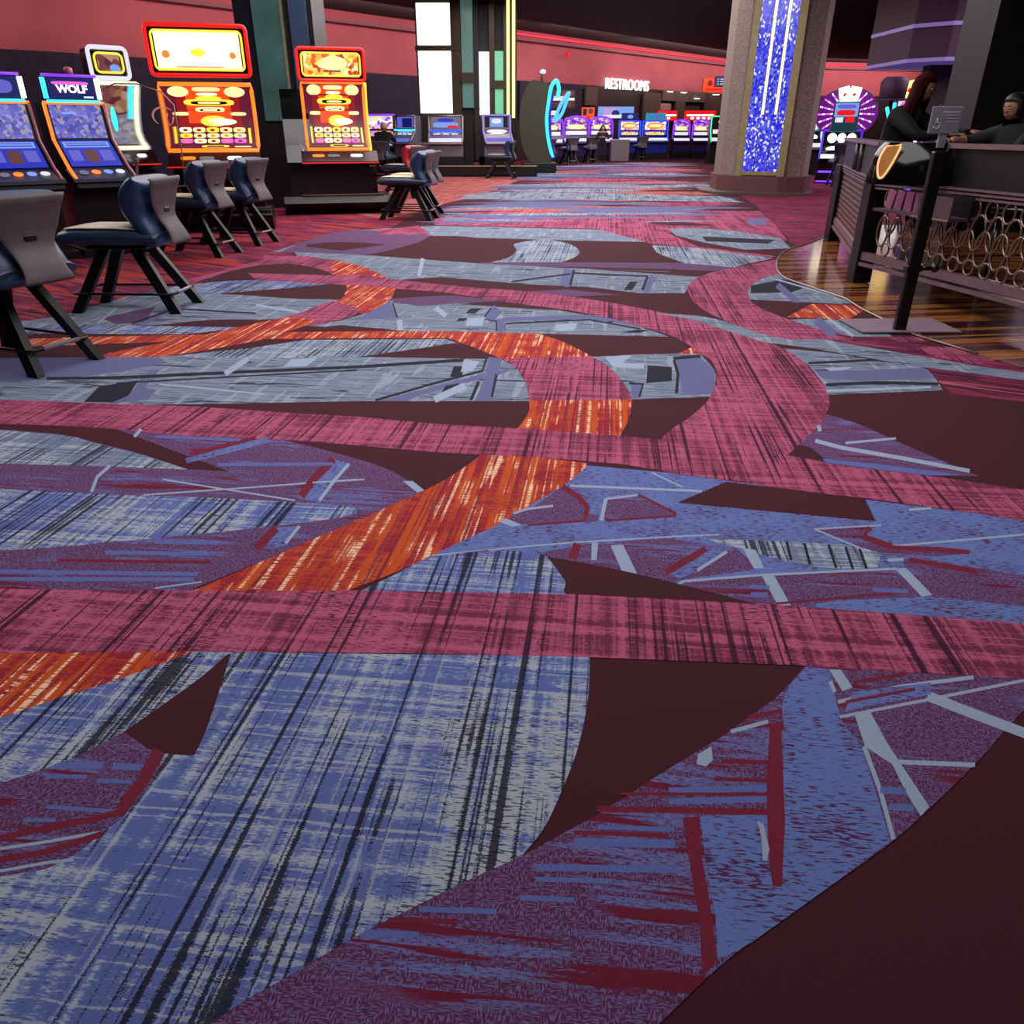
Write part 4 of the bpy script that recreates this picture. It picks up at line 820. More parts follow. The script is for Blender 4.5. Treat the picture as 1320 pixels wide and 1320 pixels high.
wall('wall_right', [(68, 66.7), (68, -2.9)], 0, ZT, plain('purple_wall', '3a1a38', .7)); wall('wall_front', [(68, -2.9), (-52, -2.9)], 0, ZT, darkw)
mb = MB(); mb.box((8, 32, ZT + .1), (124, 73, .2), plain('ceiling_dark', '1d181e', .8)); mb.build('ceiling')['kind'] = 'structure'
redn = glow('cove_red', 'ff3a50', 1.1)
for i, pts in enumerate((LW[2:], BW)):
    mb = MB()
    for (xa, ya), (xb, yb) in zip(pts, pts[1:]):
        d = Vector((xb - xa, yb - ya)).normalized(); q = Vector((d.y, -d.x))
        if i: mb.tube([(xa + q.x * .25, ya + q.y * .25, ZT - .2), (xb + q.x * .25, yb + q.y * .25, ZT - .2)], .06, redn, 6)
        mb.prism([(xa + q.x * .1, ya + q.y * .1), (xb + q.x * .1, yb + q.y * .1), (xb + q.x * .5, yb + q.y * .5), (xa + q.x * .5, ya + q.y * .5)], .12, plain('cornice_mauve', '7a4c58', .6), 'z', ZT - .42)
    mb.build('trim_%d' % (i + 1))['kind'] = 'structure'
# panels in the far lower wall
def bwp(u, Y0=None):
    """point on the back wall seen in column u"""
    for (xa, ya), (xb, yb) in zip(BW, BW[1:]):
        for k in range(200):
            t_ = k / 200; x = xa + (xb - xa) * t_; y = ya + (yb - ya) * t_
            if abs(660 + x * px(y, 3) - u) < 1.2: return Vector((x, y))
def wpanel(u0, u1, z0, z1, mat, name, off=.12, lab=None, cat=None, th=.12):
    a, b = bwp(u0), bwp(u1); d = (b - a).normalized(); q = Vector((d.y, -d.x)) * off; q2 = Vector((d.y, -d.x)) * (off + th) 
    mb = MB(); mb.prism([tuple(a + q), tuple(b + q), tuple(b + q2), tuple(a + q2)], z1 - z0, mat, 'z', (z0 + z1) / 2); o = mb.build(name)
    if lab: tag(o, lab, cat)
    else: o['kind'] = 'structure'
    return o
wpanel(752, 766, 2.7, 3.6, taupew, 'trim_3'); wpanel(826, 848, 2.0, 3.5, plain('olive_panel', '4c443a', .6), 'trim_4'); wpanel(850, 905, 3.1, 3.68, taupew, 'trim_5'); wpanel(868, 880, 1.4, 3.1, plain('olive_panel', '4c443a', .6), 'trim_6')
wpanel(668, 748, 2.0, 3.69, navyw, 'trim_7', .05); wpanel(905, 940, 2.4, 3.5, plain('brown_panel', '3a2a1e', .6), 'trim_8'); wpanel(848, 862, 2.45, 2.95, plain('pale_panel', 'a08a80', .6), 'trim_9')
a, b = bwp(777), bwp(833); d = (b - a).normalized(); q = Vector((d.y, -d.x)) * .15; m_ = (a + b) / 2 + q
rs = text('restrooms_sign', 'RESTROOMS', .78, gW, None, (m_.x, m_.y, W(805, 110, m_.y).z), (PI / 2, 0, math.atan2(d.y, d.x)), w=(b - a).length * .98, bold=.0, ext=.04); tag(rs, 'white lit lettering reading RESTROOMS on the pink wall', 'sign')
for u, v in ((863, 3.25), (880, 3.3), (897, 3.1), (922, 3.3)):
    a = bwp(u); mb = MB(); mb.lathe([(.22, 0), (.25, .04)], gW, (a.x - .1, a.y - .55, ZB - .12 - .3 * (u == 897)), 12); o = mb.build('downlight')
    tag(o, {863: 'leftmost small round downlight under the pink wall edge', 880: 'second small downlight from the left under the pink wall edge', 897: 'lower wide downlight right of the middle under the pink wall', 922: 'small downlight nearest the mosaic column under the pink wall'}[u], 'ceiling light', 'far downlights')
mb = MB(); mb.lathe([(.12, 0), (.12, .05)], gR, (0, 0, 0), 12); o = mb.build('exit_light', None, (W(732, 70, 46.6).x, 46.6, W(732, 70, 46.6).z)); o.rotation_euler = (PI / 2, 0, 0); tag(o, 'tiny square red alarm light high on the pink wall', 'alarm')

# ------------------------------------------------------------------ pillars
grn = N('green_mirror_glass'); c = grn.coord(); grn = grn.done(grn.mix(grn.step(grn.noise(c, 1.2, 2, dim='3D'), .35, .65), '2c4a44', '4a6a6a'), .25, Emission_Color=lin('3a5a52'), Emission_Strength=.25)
t = thing('glass_pillar', 'dark square pillar with a green glass panel between the two red machines', 'pillar', (-4.72, 18.4, 0), 0)
mb = MB(); mb.box((0, 0, ZT / 2), (1.55, 1.2, ZT), plain('pillar_dark', '1c1c24', .3)); mb.build('shaft', t)
mb = MB(); mb.box((-.12, -.63, 3.43), (.55, .06, 3.5), grn, bev=.01); mb.build('glass_panel', t)
mb = MB(); mb.box((.18, -.64, 3.43), (.04, .08, 3.5), plain('pale_gold', 'b0a888', .3, .6)); mb.build('edge_strip', t)
mb = MB(); mb.box((.5, -.62, 3.4), (.35, .04, 3.6), plain('slate_blue_glass', '3a4a66', .25), bev=.01); mb.build('side_panel', t)
# lit screen pillar
def litpanel(name, sc_=(7, 7, 7)):
    n = N(name); c = n.scale(n.coord(), sc_); k = n.step(n.noise(c, 1, 3, .7, dim='3D'), .64, .67)
    n.done('cccccc', .4); n.t.links.new(n.mix(k, 'fffdf0', '9a9488'), n.b.inputs['Emission Color']); n.b.inputs['Emission Strength'].default_value = 1.5; return n.m
lp = litpanel('lit_onyx'); YL = 33.0
t = thing('lit_screen_wall', 'tall bronze framed wall screen of bright white and green lit panels', 'screen wall', (0, YL, 0), 0)
bronze = plain('bronze_dark', '4a3c2c', .35, .4)
def lx(u, v=110): return W(u, v, YL).x
def lz(v): return W(660, v, YL).z
def lbox(part, u0, u1, z0, z1, mat, y=0.0, d=.2):
    mb = MB(); mb.box(((lx(u0) + lx(u1)) / 2, y, (z0 + z1) / 2), (lx(u1) - lx(u0), d, z1 - z0), mat, bev=.01); return mb.build(part, t)
lbox('frame', 538, 666, .35, ZT, plain('frame_back', '22201f', .5), .3, .3)
lbox('onyx_panel', 541, 583, lz(146), lz(66), lp); lbox('post', 583, 595, .4, ZT, bronze, -.05); lbox('teal_panel', 596, 611, lz(139), ZT, plain('teal_glass', '5f8580', .2, Emission_Color=lin('4a7068'), Emission_Strength=.5), 0)
lbox('post', 611, 618, .4, ZT, plain('post_dark', '2a2624', .5), -.05); lbox('crossbar', 594, 612, lz(107), lz(94), bronze, -.15); lbox('onyx_panel', 617, 631, lz(148), lz(67), lp); lbox('post', 631, 638, .4, ZT, bronze, -.05)
gg = plain('green_lit_glass', '7ab898', .2, Emission_Color=lin('6ad09a'), Emission_Strength=.6); lbox('green_panel', 638, 650, lz(147), lz(115), gg); lbox('green_panel', 638, 650, lz(104), lz(66), gg); lbox('crossbar', 631, 652, lz(115), lz(104), bronze, -.1)
lbox('light_strip', 653, 657, lz(150), 5.7, glow('strip_yellow', 'fff0a0', 1.4)); lbox('light_strip', 660, 664, lz(152), 5.7, glow('strip_yellow', 'fff0a0', 1.4)); lbox('post', 649, 653, .4, ZT, bronze, -.05); lbox('crossbar', 538, 595, lz(66), lz(60), bronze, -.1); lbox('onyx_panel', 541, 583, lz(58), 5.6, lp)

# mosaic column
t = thing('mosaic_column', 'big faceted column with a blue sparkling mosaic panel and warm light strips', 'column', (0, 0, 0), 0)
plan = [(5.65, 23.3), (5.58, 22.3), (5.78, 21.75), (5.95, 21.62), (6.78, 21.2), (7.0, 21.16), (7.42, 21.2), (7.8, 21.9), (7.8, 23.3), (7.0, 23.9), (6.2, 23.9)]
cx_ = sum(p[0] for p in plan) / len(plan); cy_ = sum(p[1] for p in plan) / len(plan)
def grow(k): return [(cx_ + (x - cx_) * k, cy_ + (y - cy_) * k) for x, y in plan]
colm = N('column_plaster'); c = colm.coord(); colm = colm.done(colm.mix(colm.step(colm.noise(c, 30, 3, dim='3D'), .35, .65), '6a5c58', '9a8a7e'), .7)
gold = plain('column_gold_edge', 'a39468', .4, .2)
mb = MB(); mb.prism(plan, ZT - .3, colm, 'z', ZT / 2 + .15); mb.build('shaft', t)
mb = MB(); mb.prism(grow(1.07), .42, plain('plinth_rose', '6b4448', .45), 'z', .23); mb.build('plinth', t)
mb = MB(); mb.prism([(x - .35 * (x < 6.5), y - .12) for x, y in grow(1.14)], .06, plain('kerb_olive', '5c5048', .6), 'z', .035); mb.build('kerb', t)
mos = N('blue_mosaic'); c = mos.coord(); v = mos.n('ShaderNodeTexVoronoi', {'Vector': mos.scale(c, (26, 26, 18)), 'Scale': 1.0}); r = mos.n('ShaderNodeSeparateColor', {0: v.outputs['Color']}).outputs[0]
zz = mos.n('ShaderNodeSeparateXYZ', {0: c}).outputs[2]
k1 = mos.mix(mos.step(r, .30, .34), '2c2cd0', '5050e8'); k1 = mos.mix(mos.step(r, .62, .65), k1, '6a78f0'); k1 = mos.mix(mos.step(mos.math('ADD', r, mos.math('MULTIPLY', mos.step(zz, 2.2, .9), .10)), .90, .92), k1, 'ffffff')
mos.done('2020a0', .15); mos.t.links.new(k1, mos.b.inputs['Emission Color']); mos.b.inputs['Emission Strength'].default_value = .75; mos = mos.m
A_, B_ = Vector((5.95, 21.62)), Vector((6.78, 21.2)); dd = (B_ - A_).normalized(); nn = Vector((dd.y, -dd.x))
def colbox(part, s0, s1, z0, z1, mat, off=.03, parent=t):
    a = A_ + dd * s0; b = A_ + dd * s1; q = nn * off; mb = MB(); mb.prism([tuple(a), tuple(b), tuple(b + q), tuple(a + q)], z1 - z0, mat, 'z', (z0 + z1) / 2); return mb.build(part, parent)
L_ = (B_ - A_).length
colbox('mosaic_panel', .02, L_ - .02, .55, ZT, mos)
colbox('edge_post', -.14, .02, .44, ZT, gold, .05); colbox('edge_post', L_ - .02, L_ + .16, .44, ZT, gold, .05); colbox('sill', 0, L_, .46, .55, gold, .05)
for s0 in (.36, .68): colbox('light_strip', s0 - .03, s0 + .03, 1.85, ZT, glow('strip_warm', 'fff2b0', 1.5), .06)
for s0 in (.3, .62): colbox('joint', s0, s0 + .02, .55, 1.4, plain('joint_blue', '1a1a70', .4), .035)
mb = MB(); mb.lathe([(.62, 0), (.62, ZT - .05)], plain('rear_shaft_brown', '44302f', .6), (7.72, 23.75, .05), 18); o = mb.build('rear_column'); tag(o, 'round dark brown column behind the right side of the mosaic column', 'column')
# purple bulkhead and dark pillar at right
pur = plain('purple_bulkhead', '3c1838', .6); purl = plain('lavender_strip', '8878a8', .4, Emission_Color=lin('7a6ac0'), Emission_Strength=.35)
XB = W(1165, 100, 27).x
bp = [(XB, 30), (XB, 27), (XB + .8, 26.2), (XB + 14, 25.0), (XB + 14, 30)]
mb = MB(); mb.prism(bp, ZT - 3.33, pur, 'z', (ZT + 3.33) / 2); o = mb.build('bulkhead'); o['kind'] = 'structure'; o.name = 'trim_10'
for z in (3.38, 4.02 + .15):
    mb = MB(); mb.prism([(x - .05, y - .06) for x, y in bp], .10, purl, 'z', z if z < 4 else 4.28); mb.build('trim_%d' % (11 + (z > 4)))['kind'] = 'structure'
mb = MB(); mb.prism([(XB + 1.0, 28), (XB + 1, 27.5), (XB + 14, 26.6), (XB + 14, 28)], 3.3, plain('wall_plum', '2a1422', .7), 'z', 1.66); mb.build('wall_inner')['kind'] = 'structure'
x = W(1262, 130, 14).x; mb = MB(); mb.prism([(x - .25, 13.6), (x + 1.2, 13.4), (x + 1.2, 14.6), (x - .25, 14.6)], ZT - .02, plain('pillar_black', '161216', .5), 'z', ZT / 2); o = mb.build('dark_pillar'); tag(o, 'dark square pillar at the right end behind the host stand', 'pillar')
vp, _, vh = sign('video_panel', 'blue video panel left of the dark pillar at the right', 'screen', 1228, 108, 1250, 140, 15, gB, [('p', .1, .3, .9, .8, glow('pic_azure', '5a90ff', 1.0), .003), ('e', .5, .05, .95, .35, gW1, .005), ('p', .1, .84, .9, .98, gW1, .005)])
mb = MB(); mb.tube([(0, .06, -vh / 2), (0, .06, FL - vp.location.z)], .05, blackm, 8); mb.build('stand', vp)
o, w_, h_ = sign('small_monitor', 'small cyan rimmed monitor behind the placard', 'monitor', 1212, 135, 1228, 146, 16, gDB, [('r', .0, .9, 1, 1, gC, .003), ('r', 0, 0, .08, 1, gC, .003), ('r', .3, .2, .8, .7, gLB, .003)])
mb = MB(); mb.tube([(0, .06, -h_ / 2), (0, .06, -o.location.z + FL)], .04, blackm, 8); mb.build('stand', o)

# ------------------------------------------------------------------ right machines
YR = 26.0
def fan_machine(label, X, Y, rz, w, spikes, fan_m, scale=1.0, lead=None):
    t = small_machine(label, (X, Y, FL), rz, w, 1.55, gloss, glow('edge_indigo', '4a2ae0', .9), [('r', 0, 0, 1, 1, gK, 0), ('e', .05, .1, .35, .9, gW), ('e', .36, .1, .64, .9, gW), ('e', .66, .1, .95, .9, gW)], [('r', 0, 0, 1, 1, gK, 0), ('e', .05, .1, .95, .95, gW), ('p', .3, .02, .7, .12, gP, .005)], bar=gW)
    mb = MB(); mb.box((0, -.06, .33), (w * .95, .04, .05), glow('under_light', '5a28ff', 4)); mb.box((0, -.24, .06), (w, .04, .04), glow('under_light', '5a28ff', 4)); mb.build('under_light', t)
    if spikes:
        n = 15; z0 = 1.95
        for k in range(n):
            mb = MB()
            a = math.radians(-40 + 260 * k / (n - 1)); L = 1; dx, dz = math.cos(a), math.sin(a)
            for s in range(4):
                r0 = .44 + s * .12; mb.box((dx * r0 * .95, .12, z0 + dz * r0 * .78), (.085, .05, .032), fan_m if (k + s) % 2 else gW, Matrix.Rotation(-a, 4, 'Y'))
            mb.build('fan_ray', t)
        mb = MB(); pts = [(.90 * math.cos(math.radians(q)), z0 + .70 * math.sin(math.radians(q))) for q in range(-45, 226, 15)]; mb.prism(pts, .08, plain('fan_purple', '3a1050', .3, Emission_Color=lin('8020a0'), Emission_Strength=.4), 'y', .2); mb.build('fan_panel', t)
    mb = MB(); mb.box((0, .04, 1.85), (.76, .14, .82), plain('teal_frame', '1a5a66', .3), bev=.02); b = mb.build('marquee', t)
    g = uvmap([(-.02, 1.48), (-.04, 2.22)], .66); mb = MB(); [art(mb, g, *q) for q in ([('r', 0, 0, 1, 1, gLB, 0), ('p', .1, .55, .9, .75, gR, .004), ('p', .1, .8, .9, .95, gPeri, .004), ('r', .08, .08, .42, .48, gW1, .004), ('r', .52, .25, .9, .52, gR, .004), ('r', .5, .06, .92, .2, gW1, .004)] if spikes else [('r', 0, 0, 1, 1, gW1, 0), ('r', .1, .1, .7, .22, gR, .004), ('r', .1, .3, .7, .42, gR, .004), ('r', .1, .5, .7, .62, gR, .004), ('p', .1, .7, .9, .95, gP, .004), ('r', .85, 0, 1, 1, gP, .004)])]; mb.build('marquee_face', b)
    mb = MB()
    for s_, dx in ((-.25, -.13), (.18, .14)):
        mb.box((dx, .02, 2.44), (.30, .05, .42), glow('card_white', 'fff3d0', 5) if spikes else glow('card_yellow', 'ffd860', 4), Matrix.Rotation(s_, 4, 'Y'), bev=.02); mb.box((dx, -.012, 2.44), (.07, .02, .10), gR, Matrix.Rotation(s_ + .78, 4, 'Y'))
    mb.build('card_topper', t); return t
fan_machine('slot machine with a pink light fan and playing cards on top', W(1090, 150, YR).x, YR, math.radians(-22), 1.1, True, glow('fan_pink', 'ff50d8', 3))
fan_machine('slot machine with a yellow card topper and white pay table behind the red haired person', W(1172, 150, 22.8).x, 22.8, math.radians(-24), .85, False, gP)
small_machine('pale lit slot machine half hidden by the right side of the mosaic column', (W(1046, 170, 31).x, 31, FL), 0, .8, 2.0, black, gW1, [('r', 0, 0, 1, 1, gTeal, 0), ('p', .1, .1, .9, .9, gW1, .004)], [('r', 0, 0, 1, 1, gK, 0), ('e', .1, .2, .9, .9, gW, .004)])
mb = MB(); mb.lathe([(.28, 0), (.30, .35), (.22, .45)], plain('cap_mauve', '5a3a5a', .6), (0, 0, 0), 14); mb.lathe([(.4, -.03), (.4, .0)], plain('cap_mauve', '5a3a5a', .6), (0, 0, 0), 14)
o = mb.build('hat_topper', None, (W(1150, 125, 20).x, 20, W(1150, 128, 20).z)); tag(o, 'purple hat shaped topper left of the yellow cards', 'topper')
mb = MB(); mb.tube([(0, 0, -.02), (0, 0, -(o.location.z - FL))], .04, blackm, 8); mb.build('pole', o)
mb = MB(); [mb.box((-.15 + k * .12, -.3, -.30 + (k % 2) * .08), (.08, .04, .3), gC, Matrix.Rotation(-.4 + k * .3, 4, 'Y'), bev=.02) for k in range(4)]; mb.build('cyan_feathers', o)

# ------------------------------------------------------------------ wood floor by the host stand
wd = N('striped_wood'); c = wd.coord(rot=math.radians(-8)); sy = wd.n('ShaderNodeSeparateXYZ', {0: c}).outputs
rn = wd.n('ShaderNodeTexNoise', {'W': wd.math('ADD', wd.math('MULTIPLY', sy[1], 4.2), wd.math('MULTIPLY', wd.math('FLOOR', wd.math('MULTIPLY', sy[0], .7)), 7.3)), 'Scale': 1.0, 'Detail': 1.0}, noise_dimensions='1D').outputs[0]
gr_ = wd.noise(wd.scale(c, (1.6, 26, 1)), 1, 3, .6)
col = wd.mix(wd.step(gr_, .3, .7), '74441c', 'a86e34'); col = wd.mix(wd.step(rn, .50, .515), col, '34161a'); col = wd.mix(wd.step(rn, .62, .63), col, '6a2c28'); wd = wd.done(col, .13, spec=.35)
wp = cr([(1100, 290), (1050, 311), (1012, 324), (1001, 340), (1010, 357), (1045, 370), (1090, 385)]) + [(1110, 398), (1180, 432), (1260, 456), (1330, 478), (1700, 590), (1700, 290)]
mb = MB(); pts = [G(u, v, FL + .004) for u, v in wp]; mb.prism([(p.x, p.y) for p in pts], .008, wd, 'z', FL); mb.build('wood_floor')['kind'] = 'structure'
mb = MB(); mb.tube([G(u, v, FL + .006) for u, v in wp[:-3]], .012, plain('metal_edge', '8a7a6a', .3, .7), 6); mb.build('trim_13')['kind'] = 'structure'

# ------------------------------------------------------------------ host stand with ring screens
HZ = FL + .008
B0 = Vector((3.86, 8.70)); A0 = Vector((4.95, 12.4)); Bd = Vector((.21, -1)).normalized(); C0 = B0 + Bd * 4.2
t = thing('host_stand', 'fenced host stand with mauve top rail, black panels and metal ring screens', 'counter', (0, 0, 0), 0)
mauve = plain('mauve_rail', '8a7078', .35, .4); dk = plain('stand_black', '161416', .4); post_m = plain('post_black', '100e10', .35)
def seg(part, a, b, z0, z1, th, mat, off=0.0):
    d = (b - a).normalized(); n_ = Vector((-d.y, d.x)); p0, p1 = n_ * (off - th / 2), n_ * (off + th / 2)
    mb = MB(); mb.prism([tuple(a + p0), tuple(b + p0), tuple(b + p1), tuple(a + p1)], z1 - z0, mat, 'z', (z0 + z1) / 2); return mb.build(part, t)
for nm, a, b in (('left', A0, B0), ('front', B0, C0)):
    seg('top_rail', a, b, 1.385, 1.425, .16, mauve); seg('upper_panel', a, b, 1.06, 1.385, .06, dk)
    for k in range(3): seg('middle_rail', a, b, 1.045 - k * .035, 1.065 - k * .035, .10 - k * .02, mauve)
    seg('bottom_rail', a, b, .26, .34, .07, mauve); seg('bottom_rail', a, b, .20, .235, .10, mauve)
for p in (A0, B0 + (A0 - B0).normalized() * .12, C0, B0 + Bd * 2.6):
    mb = MB(); mb.box((p.x, p.y, HZ + .53), (.20, .20, 1.06), post_m, bev=.01); mb.build('post', t)
seg('end_post', B0 + Bd * .1, B0 + Bd * .2, 1.06, 1.39, .1, dgrey)
for s in (.5, .9):
    d = (B0 - A0).normalized(); p = A0 + d * (A0 - B0).length * (.25 + s * .35); mb = MB(); mb.tube([(p.x - .06, p.y - .04, 1.07), (p.x - .06, p.y - .04, 1.38)], .03, plain('grey_pipe', '5a5458', .35, .6), 8); mb.build('pipe', t)
# ring screen: rings in two sizes overlapping
ringm = plain('ring_nickel', '9a8474', .28, .85)
def rings(a, b, z0, z1, part):
    d = (b - a).normalized(); mb = MB(); L = (b - a).length; i = 0; s = .12
    while s < L - .05:
        for j, (zc, r, rz) in enumerate(((.90, .065, .085), (.71, .085, .15), (.58, .085, .15), (.41, .06, .065))):
            so = s + (.10 if j % 2 else 0)
            if so > L - .1: continue
            c_ = a + d * so; mb.tube([(c_.x + d.x * r * math.cos(q), c_.y + d.y * r * math.cos(q), zc + rz * math.sin(q)) for q in [2 * PI * k / 18 for k in range(18)]], .011, ringm, 6, True)
        s += .20
    return mb.build(part, t)
rings(B0 + Bd * .1, B0 + Bd * 2.5, .34, 1.0, 'ring_screen'); rings(B0 + Bd * 2.7, C0, .34, 1.0, 'ring_screen')
lt = N('lattice_bronze'); c = lt.coord(); wv = lt.n('ShaderNodeTexWave', {'Vector': lt.scale(c, (1, 1, 1)), 'Scale': 5.0, 'Distortion': 1.5}, bands_direction='Z').outputs[0]
lt = lt.done(lt.mix(lt.step(wv, .35, .6), '3a2c26', '8a7562'), .35, .6); seg('lattice_panel', A0 + (B0 - A0).normalized() * .12, B0 - (B0 - A0).normalized() * .22, .34, .97, .03, lt)
# worktop inside, dark items
mb = MB(); mb.prism([tuple(A0 + Vector((.1, -.2))), tuple(B0 + Vector((.1, .1))), tuple(C0 + Vector((.1, .1))), tuple(C0 + Vector((.75, .1))), tuple(B0 + Vector((.75, .3))), tuple(A0 + Vector((.75, -.2)))], .04, dk, 'z', 1.02); mb.build('worktop', t)
tr = thing('brochure_tray', 'dark mauve tray of pink leaflets hung on the ring screen under the black hood', 'tray', (0, 0, 0), 0)
n_ = Vector((Bd.y, -Bd.x)); tn = Vector((-.98, -.2)); Cc = B0 + Bd * .95 + tn * .14
def tb_(part, s0, s1, o0, o1, z0, z1, mat, parent, bev=0.0):
    a = B0 + Bd * s0 + tn * o0; b = B0 + Bd * s1 + tn * o0; c2 = B0 + Bd * s1 + tn * o1; d2 = B0 + Bd * s0 + tn * o1
    mb = MB(); mb.prism([tuple(a), tuple(b), tuple(c2), tuple(d2)], z1 - z0, mat, 'z', (z0 + z1) / 2); return mb.build(part, parent, bevel=bev)
tm = plain('tray_mauve', '5a4450', .4)
tb_('shelf', .35, 1.45, .06, .26, .80, .825, tm, tr); tb_('back_plate', .35, 1.45, .05, .07, .80, 1.0, dk, tr); tb_('front_plate', 1.0, 1.45, .25, .27, .80, 1.0, tm, tr); tb_('edge_strip', .95, 1.45, .265, .28, .80, .815, plain('pale_gold', 'b0a888', .3, .6), tr)
lp_ = plain('leaflet_pink', 'b06a8c', .5)
for k in range(4):
    p = B0 + Bd * (.45 + k * .14) + tn * .15; mb = MB(); mb.box((0, 0, .085), (.02, .11, .17), lp_, Matrix.Rotation(.25 - .1 * k, 4, 'X')); o = mb.build('leaflet', None, (p.x, p.y, .826)); o.rotation_euler = (0, 0, .2)
    tag(o, 'pink leaflet standing in the mauve tray of the host stand', 'leaflet', 'pink leaflets in the tray')
# glossy hood with an oval golden panel
hd = thing('game_hood', 'glossy black curved hood with a gold framed wooden oval on the host stand', 'hood', (0, 0, 0), 0)
P0 = B0 + Bd * .75 + tn * .2
Mh = Matrix.Translation((P0.x - .02, P0.y, 0)) @ rotz(math.radians(-38))
def hpt(p): return Mh @ Vector(p)
mb = MB(); rows = []
for i in range(13):
    a = PI * i / 12; rr = []
    for j in range(9):
        z = 1.07 + j * .045; k = math.sqrt(max(.02, 1 - (j / 8.3) ** 2.2)); rr.append(hpt((-.38 * math.cos(a) * (.6 + .4 * k) , -.22 * math.sin(a) * (.35 + .65 * k) - .05, z)))
    rows.append(rr)
mb.grid(rows, gloss); mb.build('shell', hd)
el = [hpt((-.16 + x * .9, -.262 + .05 * abs(z), 1.27 + z)) for x, z in cr([(-.04, .13), (-.08, .05), (-.09, -.04), (-.07, -.12), (-.045, -.145), (-.01, -.12), (.04, -.03), (.08, .07), (.10, .14)], 3)]
mb = MB(); mb.add(el, [tuple(range(len(el)))], plain('oval_wood', '9a6a38', .3, Emission_Color=lin('b07840'), Emission_Strength=.35)); ov = mb.build('oval_panel', hd)
mb = MB(); mb.tube(el, .010, plain('oval_rim', 'f0c890', .3, Emission_Color=lin('ffc080'), Emission_Strength=.8), 6, True); mb.build('oval_rim', ov)

# stanchion with placard
st = thing('sign_stand', 'black pole on a flat grey base plate carrying a grey placard, before the host stand', 'sign stand', (3.29, 6.47, FL), 0)
mb = MB(); q = [G(1080, 414, 0), G(1200, 413, 0), G(1240, 431, 0), G(1112, 431, 0)]; mb.prism([(p.x - 3.29, p.y - 6.47) for p in q], .012, plain('plate_grey', '8a7482', .45), 'z', .014); mb.build('base_plate', st)
mb = MB(); mb.box((0, 0, .70), (.10, .06, 1.38), post_m, bev=.012); mb.build('pole', st)
mb = MB(); mb.box((.0, 0, .52), (.13, .08, .05), post_m, bev=.01); mb.tube([(.06, 0, .52), (.16, 0, .52)], .018, post_m, 8); mb.ell((.18, 0, .52), (.035, .03, .035), post_m); mb.build('clamp', st)
mb = MB(); mb.box((-.0, .01, 1.47), (.06, .02, .12), plain('placard_grey', '86808c', .5), bev=.004); mb.build('neck', st)
mb = MB(); mb.box((-.01, 0, 1.60), (.235, .015, .185), plain('placard_grey', '86808c', .5), bev=.006); pl = mb.build('placard', st)
wt_ = plain('placard_white', 'cfcad6', .5)
mb = MB(); mb.box((.02, -.009, 1.655), (.13, .002, .008), wt_); mb.box((.03, -.009, 1.635), (.11, .002, .004), wt_); mb.box((.035, -.009, 1.612), (.10, .002, .004), wt_); mb.box((.035, -.009, 1.59), (.10, .002, .004), wt_); mb.build('writing', pl)
mb = MB(); mb.tube([(-.075 + .024 * math.cos(q), -.009, 1.565 + .022 * math.sin(q)) for q in [math.radians(k) for k in range(-160, 130, 20)]], .004, wt_, 6); mb.tube([(-.08, -.009, 1.615), (-.072, -.009, 1.59), (-.06, -.009, 1.575)], .004, wt_, 6); mb.build('symbol', pl)

# ------------------------------------------------------------------ people
skin = plain('skin', 'b07a62', .55); hairred = plain('hair_dark_red', '380c12', .9, spec=.1, var=.35, sc=40); hairblond = plain('hair_blond', 'c08a70', .6, var=.25, sc=40); hairdark = plain('hair_dark', '1c1216', .5, var=.3)
cloth = plain('cloth_black', '0e0d14', .8); cloth2 = plain('cloth_navy_black', '121426', .8); maskm = plain('mask_grey', 'a8a2b0', .7); sclera = plain('eye_white', 'e8e4e0', .3); lipm = plain('lips', '8a4040', .5)
def skinned(nodes, edges, sub=2):
    """nodes: name -> (co, radius); returns evaluated mesh"""
    names = list(nodes); me = bpy.data.meshes.new('tmp'); me.from_pydata([nodes[n][0] for n in names], [(names.index(a), names.index(b)) for a, b in edges], []); o = bpy.data.objects.new('tmp', me); COL.objects.link(o)
    sk = o.modifiers.new('skin', 'SKIN'); 
    for i, n in enumerate(names):
        r = nodes[n][1]; me.skin_vertices[0].data[i].radius = (r, r) if not isinstance(r, tuple) else r
        me.skin_vertices[0].data[i].use_root = (i == 0)
    su = o.modifiers.new('sub', 'SUBSURF'); su.levels = su.render_levels = sub
    bpy.context.view_layer.update(); ev = bpy.data.meshes.new_from_object(o.evaluated_get(bpy.context.evaluated_depsgraph_get()))
    vs = [v.co.copy() for v in ev.vertices]; fs = [tuple(p.vertices) for p in ev.polygons]
    bpy.data.objects.remove(o); bpy.data.meshes.remove(ev); return vs, fs
